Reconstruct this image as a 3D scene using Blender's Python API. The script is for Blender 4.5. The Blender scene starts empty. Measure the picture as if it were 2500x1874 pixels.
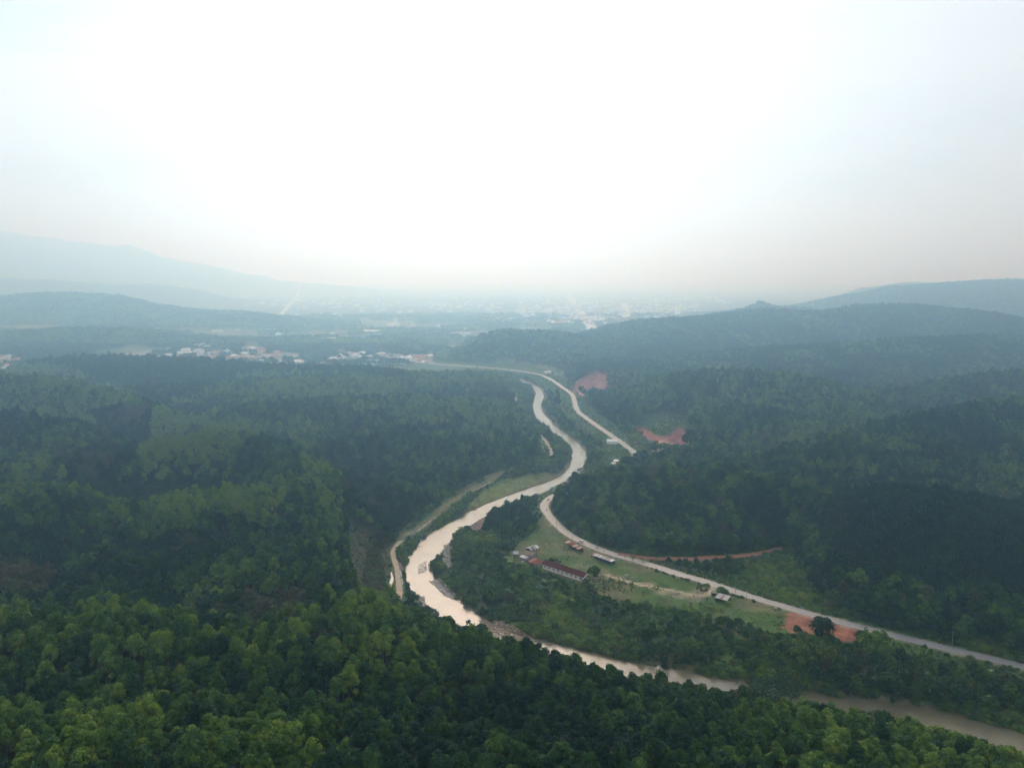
import bpy, math, random
import numpy as np
from mathutils import Vector, Matrix
rng = np.random.default_rng(7); random.seed(7)
SC = bpy.context.scene
COL = SC.collection
R = math.radians

# ------------------------------------------------------------------ camera
CAMZ = 185.0; FPX = 1580.0; CU, CV = 1106.0, 829.0; PITCH = R(8.4)
cd = bpy.data.cameras.new('camera'); cam = bpy.data.objects.new('camera', cd); COL.objects.link(cam)
cam.location = (0, 0, CAMZ); cam.rotation_euler = (R(90) - PITCH, 0, 0)
cd.sensor_width = 36; cd.lens = 36 * FPX / 2212; cd.clip_start = 1; cd.clip_end = 40000
SC.camera = cam
# ------------------------------------------------------------------ world, sun, exposure
SUN_EL, SUN_AZ = R(35), R(-5)        # azimuth from +Y towards +X
SUN_DIR = Vector((math.sin(SUN_AZ) * math.cos(SUN_EL), math.cos(SUN_AZ) * math.cos(SUN_EL), math.sin(SUN_EL)))
W = bpy.data.worlds.new("World"); SC.world = W; W.use_nodes = True
nt = W.node_tree; nt.nodes.clear()
def N(nt, t, **kw):
    n = nt.nodes.new(t)
    for k, v in kw.items(): setattr(n, k, v)
    return n
L = lambda nt, a, b: nt.links.new(a, b)
def MATH(nt, op, a, b=None, clamp=False):
    n = N(nt, 'ShaderNodeMath', operation=op, use_clamp=clamp)
    for i, q in enumerate((a, b)):
        if q is None: continue
        if isinstance(q, (int, float)): n.inputs[i].default_value = q
        else: L(nt, q, n.inputs[i])
    return n.outputs[0]
def MIX(nt, f, a, b, blend='MIX'):
    n = N(nt, 'ShaderNodeMix', data_type='RGBA', blend_type=blend)
    for i, q in ((0, f), (6, a), (7, b)):
        if isinstance(q, (int, float)): n.inputs[i].default_value = q
        elif isinstance(q, tuple): n.inputs[i].default_value = (*q, 1)[:4]
        else: L(nt, q, n.inputs[i])
    return n.outputs[2]
def RAMP(nt, fac, stops):
    n = N(nt, 'ShaderNodeValToRGB'); e = n.color_ramp.elements
    while len(e) < len(stops): e.new(0.5)
    for el, (p, c) in zip(e, stops): el.position = p; el.color = (*c, 1)
    L(nt, fac, n.inputs[0]); return n.outputs[0]
def NOISE(nt, vec, scale, detail=4, rough=0.55, dist=0.0):
    n = N(nt, 'ShaderNodeTexNoise'); n.inputs['Scale'].default_value = scale; n.inputs['Detail'].default_value = detail
    n.inputs['Roughness'].default_value = rough; n.inputs['Distortion'].default_value = dist
    if vec is not None: L(nt, vec, n.inputs['Vector'])
    return n.outputs['Fac']
sky = N(nt, 'ShaderNodeTexSky', sky_type='NISHITA'); sky.sun_disc = False
sky.sun_elevation = SUN_EL; sky.sun_rotation = SUN_AZ; sky.air_density = 1.5; sky.dust_density = 3
tc = N(nt, 'ShaderNodeTexCoord')
nrm = N(nt, 'ShaderNodeVectorMath', operation='NORMALIZE'); L(nt, tc.outputs['Generated'], nrm.inputs[0])
dot = N(nt, 'ShaderNodeVectorMath', operation='DOT_PRODUCT'); L(nt, nrm.outputs[0], dot.inputs[0]); dot.inputs[1].default_value = SUN_DIR
mp = N(nt, 'ShaderNodeMapping'); mp.inputs['Scale'].default_value = (1, 1, 4.5); L(nt, nrm.outputs[0], mp.inputs[0])
n1 = NOISE(nt, mp.outputs[0], 2.6, 6, 0.5, 0.4)
# thick bright overcast: brightest round the hidden sun, falling off evenly away from it
half_ = MATH(nt, 'MULTIPLY', MATH(nt, 'ADD', dot.outputs['Value'], 1.0), 0.5)
glow = MATH(nt, 'ADD', MATH(nt, 'MULTIPLY', MATH(nt, 'POWER', half_, 3.0), 0.0), 0.60)
cl = RAMP(nt, n1, [(0.34, (0.78, 0.82, 0.87)), (0.47, (0.93, 0.95, 0.975)), (0.60, (1.0, 1.005, 1.015))])
gcol = N(nt, 'ShaderNodeCombineColor'); [L(nt, glow, gcol.inputs[i]) for i in range(3)]
cl = MIX(nt, 1.0, cl, RAMP(nt, half_, [(0.70, (0.95, 0.985, 1.04)), (0.99, (1.0, 1.0, 1.0))]), 'MULTIPLY')
sz_ = N(nt, 'ShaderNodeSeparateXYZ'); L(nt, nrm.outputs[0], sz_.inputs[0])
cl = MIX(nt, 1.0, cl, RAMP(nt, sz_.outputs['Z'], [(0.0, (0.94, 1.05, 1.20)), (0.30, (0.97, 0.99, 1.01))]), 'MULTIPLY')
gm = MIX(nt, 1.0, cl, gcol.outputs[0], 'MULTIPLY')
skyc = MIX(nt, 1.0, sky.outputs[0], (0.1, 0.1, 0.1), 'MULTIPLY')
allc = MIX(nt, 0.92, skyc, gm)
bg = N(nt, 'ShaderNodeBackground'); L(nt, allc, bg.inputs[0]); bg.inputs[1].default_value = 1.0
L(nt, bg.outputs[0], N(nt, 'ShaderNodeOutputWorld').inputs[0])
W.cycles.sampling_method = 'MANUAL'; W.cycles.sample_map_resolution = 512
sd = bpy.data.lights.new('sun', 'SUN'); so = bpy.data.objects.new('sun', sd); COL.objects.link(so)
sd.energy = 1.5; sd.angle = R(26); sd.color = (1.0, 0.98, 0.955)
so.rotation_euler = (-SUN_DIR).to_track_quat('-Z', 'Y').to_euler()
SC.view_settings.view_transform = 'Standard'; SC.view_settings.look = 'None'
SC.view_settings.exposure = 0.48; SC.view_settings.gamma = 1.0
SC.render.engine = 'CYCLES'
cy = SC.cycles; cy.use_denoising = True; cy.max_bounces = 6; cy.diffuse_bounces = 3; cy.glossy_bounces = 2
cy.transmission_bounces = 3; cy.volume_bounces = 4; cy.transparent_max_bounces = 4
cy.caustics_reflective = False; cy.caustics_refractive = False
cy.use_adaptive_sampling = True; cy.adaptive_threshold = 0.02

# ------------------------------------------------------------------ projection helpers (to place things on the ground)
CP, SP = math.cos(PITCH), math.sin(PITCH)
def ray(u, v):
    dv = np.asarray(v, float) - CV
    return np.asarray(u, float) - CU, FPX * CP - dv * SP, -FPX * SP - dv * CP
def G(u, v, z=0.0):                      # photo position -> ground x, y at height z
    rx, ry, rz = ray(u, v); t = (CAMZ - z) / -rz
    return rx * t, ry * t
def GP(pts, z=0.0): return np.array([G(u, v, z) for u, v in pts])
def proj(x, y, z):
    dz = z - CAMZ; d = y * CP - dz * SP; d = np.where(d < 1, 1, d)
    return CU + FPX * x / d, CV - FPX * (y * SP + dz * CP) / d
def src(pts): return [(x * .8848, y * .8848) for x, y in pts]

def hsh(ix, iy, s):
    h = (ix.astype(np.int64) * 374761393 + iy.astype(np.int64) * 668265263 + s * 1442695041) & 0x7fffffff
    h = ((h ^ (h >> 13)) * 1274126177) & 0x7fffffff
    return ((h ^ (h >> 16)) & 0xffff) / 65535.0
def vn(x, y, s=0):
    ix, iy = np.floor(x), np.floor(y); fx, fy = x - ix, y - iy
    fx = fx * fx * (3 - 2 * fx); fy = fy * fy * (3 - 2 * fy)
    a, b, c, d = hsh(ix, iy, s), hsh(ix + 1, iy, s), hsh(ix, iy + 1, s), hsh(ix + 1, iy + 1, s)
    return (a * (1 - fx) + b * fx) * (1 - fy) + (c * (1 - fx) + d * fx) * fy
def fbm(x, y, sc, o=4, s=0):
    t = 0; a = 1; n = 0
    for k in range(o):
        t = t + a * vn(x / sc, y / sc, s + k * 17); n += a; a *= .5; sc *= .5
    return t / n
def sstep(a, b, t):
    t = np.clip((t - a) / (b - a), 0, 1); return t * t * (3 - 2 * t)
def inpoly(x, y, P):
    r = np.zeros(np.shape(x), bool); n = len(P)
    for i in range(n):
        x0, y0 = P[i]; x1, y1 = P[(i + 1) % n]
        if y0 == y1: continue
        c = (y0 > y) != (y1 > y)
        r ^= c & (x < (x1 - x0) * (y - y0) / (y1 - y0) + x0)
    return r
def pdist(x, y, P, vals=None, closed=False):
    """distance to polyline; also interpolated value along it"""
    best = np.full(np.shape(x), 1e18); bv = np.zeros(np.shape(x)); n = len(P)
    for i in range(n if closed else n - 1):
        ax, ay = P[i]; bx, by = P[(i + 1) % n]; dx, dy = bx - ax, by - ay
        t = np.clip(((x - ax) * dx + (y - ay) * dy) / (dx * dx + dy * dy + 1e-9), 0, 1)
        d = (x - ax - t * dx) ** 2 + (y - ay - t * dy) ** 2
        m = d < best
        best = np.where(m, d, best)
        if vals is not None: bv = np.where(m, vals[i] + (vals[(i + 1) % n] - vals[i]) * t, bv)
    return np.sqrt(best), bv
def smooth_line(P, n=6, closed=False):
    P = np.asarray(P, float); out = []
    Q = np.vstack([2 * P[0] - P[1], P, 2 * P[-1] - P[-2]])
    for i in range(len(P) - 1):
        a, b, c, d = Q[i], Q[i + 1], Q[i + 2], Q[i + 3]
        for k in range(n):
            t = k / n
            out.append(.5 * (2 * b + (c - a) * t + (2 * a - 5 * b + 4 * c - d) * t * t + (3 * b - a - 3 * c + d) * t ** 3))
    out.append(P[-1]); return np.array(out)

# ------------------------------------------------------------------ layout (positions read off the photo, turned into ground metres)
RIVER_UV = [(1120, 818), (1158, 838), (1166, 856), (1160, 873), (1164, 891), (1180, 911), (1200, 929), (1226, 948), (1246, 966), (1252, 988), (1243, 1010),
            (1228, 1027), (1200, 1041), (1152, 1061), (1100, 1081), (1050, 1101), (1000, 1126), (955, 1155), (920, 1190), (904, 1220), (905, 1245),
            (922, 1272), (965, 1307), (1020, 1342), (1078, 1379), (1180, 1404), (1300, 1434), (1400, 1456), (1500, 1476), (1600, 1490),
            (1700, 1503), (1800, 1525), (1900, 1537), (2000, 1552), (2100, 1574), (2212, 1606), (2420, 1670)]
WATER_Z = -4.0
RIVER = smooth_line(GP(RIVER_UV, WATER_Z), 4)
RW = 7.8
ROAD_UV = [(2420, 1500), (2212, 1440), (1984, 1385), (1792, 1337), (1696, 1310), (1600, 1281), (1523, 1255), (1478, 1243), (1426, 1226), (1374, 1210), (1322, 1195),
           (1283, 1181), (1257, 1169), (1231, 1155), (1207, 1136), (1187, 1114), (1176, 1096), (1181, 1081), (1202, 1068), (1245, 1052), (1300, 1030), (1345, 1006),
           (1372, 983), (1354, 964), (1325, 943), (1290, 919), (1258, 896), (1246, 884), (1241, 867), (1236, 852), (1216, 837), (1193, 821), (1175, 812), (1160, 807.5),
           (1119, 800.5), (1075, 795.5), (1002, 790), (949, 787), (900, 782), (840, 775)]
ROAD = smooth_line(GP(ROAD_UV, 0.5), 4)
def road_z(P): return 0.5 + 0 * P[:, 0]
PATH_UV = [(1110, 1012), (1078, 1028), (1046, 1046), (1002, 1069), (966, 1093), (937, 1116), (905, 1142), (880, 1156), (864, 1169), (851, 1185), (850, 1200), (856, 1222), (860, 1251), (863, 1272), (860, 1295), (855, 1318)]
PATH = smooth_line(GP(PATH_UV), 4)
TERR_UV = [(1085, 1018), (1040, 1036), (985, 1066), (940, 1096), (895, 1128), (858, 1156)]
TERR = smooth_line(GP(TERR_UV, 1.5), 4)
UPATH_UV = [(1157, 930), (1178, 951), (1190, 975), (1186, 990)]
UPATH = smooth_line(GP(UPATH_UV), 4)
NPATH_UV = [(1098, 837), (1116, 846), (1114, 862), (1112, 878)]
NPATH = smooth_line(GP(NPATH_UV), 4)
REDRD_UV = [(1335, 1196), (1365, 1200), (1413, 1206), (1478, 1206), (1556, 1203), (1610, 1199), (1650, 1193), (1690, 1183)]
REDRD = smooth_line(GP(REDRD_UV, 0.5), 4)
MEADP_UV = [(1304, 1240), (1335, 1249), (1387, 1263), (1452, 1274), (1504, 1285), (1530, 1282), (1538, 1270), (1536, 1260)]
MEADP = smooth_line(GP(MEADP_UV), 4)
CANAL1 = smooth_line(GP([(1153, 936), (1162, 947), (1170, 957), (1175, 970), (1168, 984), (1149, 998), (1135, 1004)]), 4)
CANAL2 = smooth_line(GP([(845, 1232), (847, 1245), (843, 1262), (840, 1284), (833, 1305)]), 4)
VALLEY = GP([(1085, 812), (1095, 850), (1118, 890), (1146, 925), (1152, 945), (1165, 972), (1150, 993), (1100, 1008), (1035, 1034), (960, 1078), (895, 1122), (850, 1155), (836, 1195),
             (832, 1260), (820, 1330), (900, 1356), (985, 1392), (1080, 1424), (1200, 1453), (1400, 1498), (1600, 1535), (1800, 1572), (1950, 1600), (2100, 1650), (2300, 1720),
             (2600, 1650), (2500, 1500), (2212, 1424), (2000, 1374), (1850, 1336), (1760, 1300), (1735, 1240), (1700, 1182), (1550, 1198), (1400, 1200), (1340, 1188),
             (1290, 1171), (1240, 1149), (1215, 1124), (1195, 1100), (1200, 1075), (1250, 1056), (1310, 1040), (1360, 1012), (1400, 985), (1490, 980), (1480, 972), (1400, 968), (1362, 945),
             (1330, 915), (1290, 890), (1262, 862), (1240, 835), (1225, 822), (1180, 798), (1130, 788), (1000, 782), (940, 778), (870, 774), (890, 800), (1000, 810), (1072, 818)])

Z_CUT1 = [(1232, 836), (1250, 820), (1266, 810), (1295, 800), (1322, 805), (1318, 822), (1308, 832), (1334, 842), (1322, 850), (1300, 861), (1266, 857), (1240, 848)]
Z_CUT2 = [(1352, 935), (1362, 921), (1385, 922), (1402, 931), (1420, 942), (1446, 938), (1462, 926), (1490, 930), (1486, 955), (1470, 978), (1420, 978), (1390, 968), (1362, 958)]
RIDGES = [   # (crest points (u, v, distance), width, canopy height)
 ([(-300, 1350, 225), (0, 1340, 228), (112, 1330, 232), (240, 1322, 235), (336, 1336, 235), (440, 1395, 225), (560, 1412, 222), (640, 1376, 230), (700, 1306, 245), (760, 1290, 252),
   (900, 1365, 246), (1000, 1402, 240), (1150, 1468, 228), (1400, 1552, 216), (1600, 1592, 212), (1750, 1615, 206), (1860, 1630, 202), (2000, 1640, 205), (2150, 1720, 190)], 70, 13),
 ([(-500, 1560, 165), (500, 1600, 165), (1106, 1672, 160), (1700, 1760, 150), (2300, 1950, 135)], 75, 13),
 ([(60, 1000, 520), (250, 965, 560), (450, 940, 590), (600, 958, 560), (690, 1002, 495), (735, 1100, 420), (762, 1235, 338)], 68, 12),
 ([(60, 1240, 365), (400, 1200, 365), (600, 1190, 370)], 84, 12),
 ([(330, 1085, 440), (480, 1055, 460), (600, 1062, 450)], 85, 12),
 ([(-300, 1035, 430), (50, 1048, 445), (180, 1085, 430)], 80, 12),
 ([(-400, 850, 640), (0, 882, 650), (150, 906, 640), (240, 955, 590)], 75, 12),
 ([(-400, 792, 900), (0, 806, 880), (130, 818, 860), (280, 866, 790)], 85, 12),
 ([(-300, 806, 1250), (0, 806, 1250), (50, 782, 1250), (120, 771, 1250), (220, 767, 1250), (450, 776, 1230), (600, 786, 1220), (780, 789, 1180), (850, 803, 1120)], 110, 15),
 ([(300, 835, 1000), (550, 822, 1050)], 110, 14),
 ([(1085, 811, 1120), (1000, 807, 1150), (800, 808, 1100), (650, 820, 1050)], 120, 12),
 ([(1100, 875, 900), (950, 862, 900), (800, 862, 880), (560, 872, 850)], 110, 12),
 ([(1110, 935, 790), (1000, 945, 730), (850, 935, 720), (700, 955, 670), (560, 965, 640)], 85, 12),
 ([(990, 1000, 620), (900, 1020, 590), (820, 1060, 530)], 50, 12),
 ([(1250, 1045, 560), (1310, 1024, 555), (1400, 1006, 550), (1550, 1006, 530), (1700, 1035, 495), (1790, 1078, 465)], 72, 13),
 ([(1760, 1110, 440), (1850, 1062, 450), (2000, 1060, 440), (2212, 1090, 420), (2600, 1130, 400)], 100, 9),
 ([(1310, 850, 1040), (1450, 812, 1010), (1600, 797, 990), (1750, 817, 960), (1880, 872, 880)], 130, 12),
 ([(1500, 892, 840), (1650, 882, 830), (1800, 922, 760)], 90, 12),
 ([(1640, 1003, 600), (1750, 975, 600), (1850, 945, 620), (2000, 905, 670), (2212, 870, 730), (2600, 830, 800)], 95, 11),
 ([(1900, 850, 980), (2050, 828, 980), (2212, 808, 1000), (2600, 790, 1020)], 140, 11),
 ([(1230, 778, 1330), (1400, 778, 1400), (1700, 748, 1500), (2000, 730, 1500), (2500, 720, 1500)], 190, 11),
 ([(1290, 730, 1680), (1330, 712, 1750), (1400, 689, 1850), (1505, 681, 1900), (1650, 668, 2000), (1774, 670, 2000), (1869, 659, 2000), (2009, 659, 2000), (2127, 673, 1900), (2212, 692, 1800), (2500, 730, 1600)], 230, 11),
 ([(975, 752, 1500), (1046, 716, 1600), (1113, 711, 1650), (1197, 715, 1650), (1281, 728, 1650)], 90, 11),
 ([(1130, 748, 1480), (1240, 760, 1400)], 80, 11),
 ([(1500, 694, 2500), (1580, 671, 2600), (1645, 651, 2600), (1725, 662, 2600), (1790, 672, 2600)], 110, 10),
 ([(1740, 660, 3200), (1813, 641, 3200), (1925, 619, 3200), (2037, 610, 3200), (2149, 602, 3200), (2260, 607, 3200), (2600, 620, 3200)], 330, 10),
 ([(1890, 620, 4300), (1960, 608, 4300), (2060, 612, 4300)], 260, 0),
 ([(-300, 645, 3000), (0, 637, 3000), (125, 627, 3000), (250, 635, 3000), (320, 653, 2950), (425, 669, 2850), (500, 671, 2800), (560, 680, 2700), (600, 700, 2600)], 240, 12),
 ([(-200, 725, 2000), (150, 706, 2050), (300, 708, 2050), (430, 728, 2000)], 130, 12),
 ([(-700, 480, 8000), (-300, 488, 8000), (0, 499, 8000), (100, 512, 8000), (160, 524, 8000), (215, 524, 8000), (240, 532, 8000), (285, 530, 8000), (340, 556, 8050), (450, 573, 8100), (560, 596, 8200), (640, 612, 8300)], 850, 0),
 ([(-300, 598, 4900), (0, 598, 4900), (150, 606, 5000), (350, 614, 5100)], 380, 0),
]
RW_ = []
for pts, w, th in RIDGES:
    P = []; Z = []
    for u, v, Y in pts:
        rx, ry, rz = ray(u, v); P.append((rx * Y / ry, Y)); Z.append(CAMZ + rz * Y / ry - th)
    RW_.append((np.array(P), np.array(Z), w * (.62 if 200 < min(q[2] for q in pts) < 1300 else .78 if 1300 <= min(q[2] for q in pts) < 3000 else 1)))
def ground_raw(x, y):
    x = np.asarray(x, float); y = np.asarray(y, float)
    K = 3.5; acc = np.ones(x.shape)           # exp(0/K) for the plain at 0
    for P, Z, w in RW_:
        m = (x > P[:, 0].min() - 3 * w) & (x < P[:, 0].max() + 3 * w) & (y > P[:, 1].min() - 3 * w) & (y < P[:, 1].max() + 3 * w)
        if not m.any(): continue
        d, z = pdist(x[m], y[m], P, Z)
        h = np.maximum(z, 0) * np.exp(-(d / w) ** 2)
        acc[m] += np.exp(h / K) - 1
    z = K * np.log(acc)
    amp = sstep(2, 30, z)
    big = sstep(4300, 6000, y)
    n = (fbm(x, y, 120, 4, 3) - .5) * (13 + 60 * big) + (fbm(x, y, 40, 3, 9) - .5) * 4
    z = z + n * amp
    z = z * 1.0
    ins = inpoly(x, y, VALLEY)
    near = (y < 1900) & (y > 100) & (np.abs(x) < 900)
    dv = np.full(x.shape, 1e3)
    if near.any():
        d, _ = pdist(x[near], y[near], VALLEY, closed=True); dv[near] = d
    k = np.where(ins, 0, sstep(0, 34, dv) * .85 + .15 * sstep(0, 90, dv))
    z = z * k + (fbm(x, y, 35, 3, 5) - .5) * 1.6 * (1 - amp * k)
    return z
def ground(x, y):
    z = ground_raw(x, y); x = np.asarray(x, float); y = np.asarray(y, float)
    near = (y < 1700) & (y > 100) & (np.abs(x) < 700)
    if near.any():
        xn, yn, zn = x[near], y[near], z[near]
        d, _ = pdist(xn, yn, RIVER)
        wob = (fbm(xn, yn, 22, 3, 31) - .5) * 5
        dd = d + wob + 3.4 * sstep(540, 680, yn)
        t = sstep(RW - 3, RW + 5, dd); bank = -7 + 4.2 * t + (dd - RW - 5).clip(0) * .085 + (dd - 34).clip(0) * 1.2
        zn = np.where(bank < zn, np.minimum(zn, bank), zn)
        d, _ = pdist(xn, yn, ROAD); k = sstep(10, 4.2, d); zn = zn * (1 - k) + 0.36 * k
        d, _ = pdist(xn, yn, REDRD); k = sstep(9, 3.5, d); zn = zn * (1 - k) + 0.4 * k
        for Q in (PATH, UPATH):
            d, _ = pdist(xn, yn, Q); k = sstep(7, 2.4, d); zn = zn * (1 - k) - 0.1 * k
        for Q in (CANAL1, CANAL2):
            d, _ = pdist(xn, yn, Q); k = sstep(3.2, 1.4, d); zn = zn * (1 - k) - 1.4 * k
        d, _ = pdist(xn, yn, TERR); k = sstep(8, 3, d); zn = zn * (1 - k) + 2.2 * k
        cu_, cv_ = proj(xn, yn, zn); q = (inpoly(cu_, cv_, Z_CUT1) & (yn > 1000) & (yn < 1400)) | (inpoly(cu_, cv_, Z_CUT2) & (yn > 620) & (yn < 1000))
        zn = zn + np.where(q, (fbm(xn, yn, 11, 2, 71) - .5) * 5 - 1.2, 0)
        z = z.copy(); z[near] = zn
    return z

def axis(lo_steps, a, fine, b, g, mx, end):
    out = [a]; s = fine
    while out[-1] < end:
        if out[-1] >= b: s = min(s * g, mx)
        out.append(out[-1] + s)
    return out
half = axis(0, 0, 3.0, 430, 1.035, 130, 11800)
XS = np.array([-v for v in half[:0:-1]] + half)
YS = np.array([-240, -180, -120, -60, -20, 10, 30, 50, 65, 80, 90] + axis(0, 96, 3.0, 1060, 1.03, 120, 19500))
GX, GY = np.meshgrid(XS, YS)
GZ = ground(GX.ravel(), GY.ravel()).reshape(GX.shape)
def H(x, y):
    x = np.asarray(x, float); y = np.asarray(y, float)
    i = np.clip(np.searchsorted(XS, x) - 1, 0, len(XS) - 2); j = np.clip(np.searchsorted(YS, y) - 1, 0, len(YS) - 2)
    tx = (x - XS[i]) / (XS[i + 1] - XS[i]); ty = (y - YS[j]) / (YS[j + 1] - YS[j])
    return (GZ[j, i] * (1 - tx) + GZ[j, i + 1] * tx) * (1 - ty) + (GZ[j + 1, i] * (1 - tx) + GZ[j + 1, i + 1] * tx) * ty
def at(u, v):
    """ground point seen at a photo position"""
    z = 0.0
    for _ in range(6):
        x, y = G(u, v, z); z = float(H(x, y))
    return float(x), float(y), z
def hit(u, v):
    """first hit of the sight line with the terrain"""
    rx, ry, rz = ray(u, v); Y = np.arange(130, 5000, 2.0); x = rx / ry * Y; z = CAMZ + rz / ry * Y
    h = H(x, Y); k = np.argmax(h > z)
    return float(x[k]), float(Y[k]), float(h[k])
def visible(x, y, z, canopy=9.0):
    vis = np.ones(x.shape, bool)
    for t in np.linspace(0.25, 0.97, 70):
        px, py = x * t, y * t; pz = CAMZ + (z - CAMZ) * t
        g = H(px, py) + np.where((1 - t) * y > 14, canopy, 0)
        vis &= pz > g
    return vis

# ------------------------------------------------------------------ zones (polygons in photo positions)
Z_MEADOW = [(1100, 1192), (1150, 1150), (1165, 1118), (1182, 1112), (1215, 1146), (1262, 1180), (1330, 1205), (1450, 1245), (1520, 1264), (1600, 1292), (1705, 1322), (1690, 1372), (1600, 1345), (1500, 1325), (1400, 1308), (1300, 1290), (1260, 1262), (1170, 1232), (1110, 1215)]
Z_REDPATCH = [(1706, 1318), (1754, 1328), (1792, 1340), (1862, 1358), (1850, 1390), (1811, 1390), (1792, 1372), (1693, 1374), (1690, 1355)]
Z_CUT2G = [(1372, 918), (1392, 900), (1430, 890), (1482, 900), (1490, 926), (1462, 924), (1446, 938), (1420, 942), (1400, 928)]
Z_BROWN = [(728, 1110), (745, 1125), (790, 1140), (838, 1155), (846, 1200), (836, 1250), (826, 1330), (762, 1330), (768, 1285), (752, 1200)]
Z_PINK = [(1010, 1133), (1034, 1114), (1070, 1106), (1062, 1125), (1032, 1150), (1012, 1150)]
Z_STRIP = [(1085, 1035), (1150, 1020), (1215, 1022), (1150, 1055), (1040, 1098), (1000, 1110), (1010, 1085)]
Z_NAT = [[(1180, 1090), (1225, 1035), (1300, 990), (1380, 968), (1560, 985), (1720, 1030), (1800, 1075), (1770, 1130), (1700, 1185), (1560, 1200), (1350, 1196), (1250, 1155), (1190, 1110)],
         [(-400, 750), (880, 750), (930, 800), (860, 830), (700, 818), (560, 812), (420, 860), (330, 905), (290, 870), (150, 800), (-400, 790)],
         [(200, 900), (330, 890), (330, 960), (230, 1100), (140, 1060), (120, 1010), (220, 980)],
         [(-200, 1250), (60, 1262), (250, 1300), (420, 1330), (640, 1300), (760, 1290), (700, 1330), (600, 1400), (430, 1395), (330, 1335), (200, 1330), (-200, 1340)],
         [(735, 1060), (830, 1060), (880, 1100), (850, 1140), (790, 1135), (740, 1110)],
         [(1650, 1240), (1740, 1290), (1850, 1330), (2000, 1368), (2212, 1415), (2500, 1480), (2500, 1430), (2212, 1370), (2000, 1320), (1850, 1280), (1700, 1220)],
         [(1890, 800), (2212, 830), (2400, 840), (2400, 880), (2100, 880), (1930, 920), (1860, 900)]]
Z_BRUSHWOOD = [(1310, 1355), (1420, 1340), (1560, 1355), (1700, 1400), (1700, 1468), (1500, 1447), (1380, 1412)]
Z_BANKWOOD = [(1690, 1408), (1850, 1424), (2000, 1440), (2212, 1498), (2500, 1570), (2500, 1610), (2212, 1562), (2000, 1527), (1690, 1470)]
Z_FARWOOD = [[(560, 742), (940, 742), (960, 790), (640, 790), (560, 760)], [(-20, 792), (330, 778), (330, 800), (-20, 800)], [(0, 740), (420, 735), (620, 735), (700, 728), (930, 745), (930, 765), (600, 742), (300, 746), (60, 792), (0, 770)],
             [(600, 690), (640, 688), (660, 705), (640, 716), (590, 712)], [(680, 690), (720, 684), (775, 690), (780, 706), (700, 708)],
             [(780, 715), (980, 710), (1000, 735), (960, 760), (700, 745)], [(870, 660), (1000, 655), (1180, 668), (1230, 700), (1050, 710), (1010, 700), (880, 690)],
             [(750, 620), (860, 625), (880, 640), (800, 640)], [(890, 625), (1180, 628), (1180, 650), (900, 648)], [(1290, 700), (1400, 680), (1530, 672), (1500, 690), (1350, 705)]]

def img_in(x, y, z, polys, pad=None):
    u, v = proj(x, y, z); r = np.zeros(x.shape, bool)
    for p in polys: r |= inpoly(u, v, p)
    return r
ROAD_FAR = [GP([(603, 684), (668, 610)]), GP([(1226, 634), (1250, 670), (1285, 722)]), GP([(1350, 655), (1352, 690)]), GP([(1417, 645), (1419, 668)]), GP([(1463, 660), (1464, 685)]), GP([(1210, 631), (1260, 632)])]

# ------------------------------------------------------------------ materials
def new_mat(name):
    m = bpy.data.materials.new(name); m.use_nodes = True; t = m.node_tree; t.nodes.clear()
    o = N(t, 'ShaderNodeOutputMaterial'); return m, t, o
def plain_mat(name, col, rough=.8, noise=.15, scale=1.5, bump=0.0, metal=0.0, col2=None):
    m, t, o = new_mat(name); b = N(t, 'ShaderNodeBsdfPrincipled'); L(t, b.outputs[0], o.inputs[0])
    g = N(t, 'ShaderNodeNewGeometry'); f = NOISE(t, g.outputs['Position'], scale, 5, .6)
    c2 = col2 or tuple(max(0, c * (1 - noise * 2)) for c in col); c1 = tuple(c * (1 + noise) for c in col)
    L(t, RAMP(t, f, [(.3, c2), (.7, c1)]), b.inputs['Base Color'])
    b.inputs['Roughness'].default_value = rough; b.inputs['Metallic'].default_value = metal; b.inputs['Specular IOR Level'].default_value = .15 if rough > .65 else .5
    if bump:
        bn = N(t, 'ShaderNodeBump'); bn.inputs['Strength'].default_value = bump; bn.inputs['Distance'].default_value = .1; L(t, f, bn.inputs['Height']); L(t, bn.outputs[0], b.inputs['Normal'])
    return m
def leaf_mat(name='foliage'):
    m, t, o = new_mat(name)
    a = N(t, 'ShaderNodeAttribute', attribute_type='INSTANCER', attribute_name='tone')
    d = N(t, 'ShaderNodeAttribute', attribute_type='INSTANCER', attribute_name='dry')
    lv = N(t, 'ShaderNodeAttribute', attribute_type='GEOMETRY', attribute_name='lv')
    tone = MATH(t, 'ADD', a.outputs['Fac'], MATH(t, 'MULTIPLY', MATH(t, 'SUBTRACT', lv.outputs['Fac'], .5), .60), clamp=True)
    c = RAMP(t, tone, [(0, (.007, .026, .016)), (.28, (.017, .056, .019)), (.52, (.048, .112, .021)), (.78, (.105, .195, .03)), (1, (.20, .275, .038))])
    c = MIX(t, d.outputs['Fac'], c, MIX(t, lv.outputs['Fac'], (.085, .065, .040), (.17, .13, .085)))
    b = N(t, 'ShaderNodeBsdfPrincipled'); L(t, c, b.inputs['Base Color']); b.inputs['Roughness'].default_value = .55; b.inputs['Specular IOR Level'].default_value = .10
    tr = N(t, 'ShaderNodeBsdfTranslucent'); L(t, MIX(t, 1.0, c, (1.0, 1.15, .55), 'MULTIPLY'), tr.inputs[0])
    mx = N(t, 'ShaderNodeMixShader'); mx.inputs[0].default_value = .24; L(t, b.outputs[0], mx.inputs[1]); L(t, tr.outputs[0], mx.inputs[2]); L(t, mx.outputs[0], o.inputs[0])
    return m
M_LEAF = leaf_mat()
M_BARK = plain_mat('bark', (.20, .165, .13), .9, .3, 3)
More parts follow.
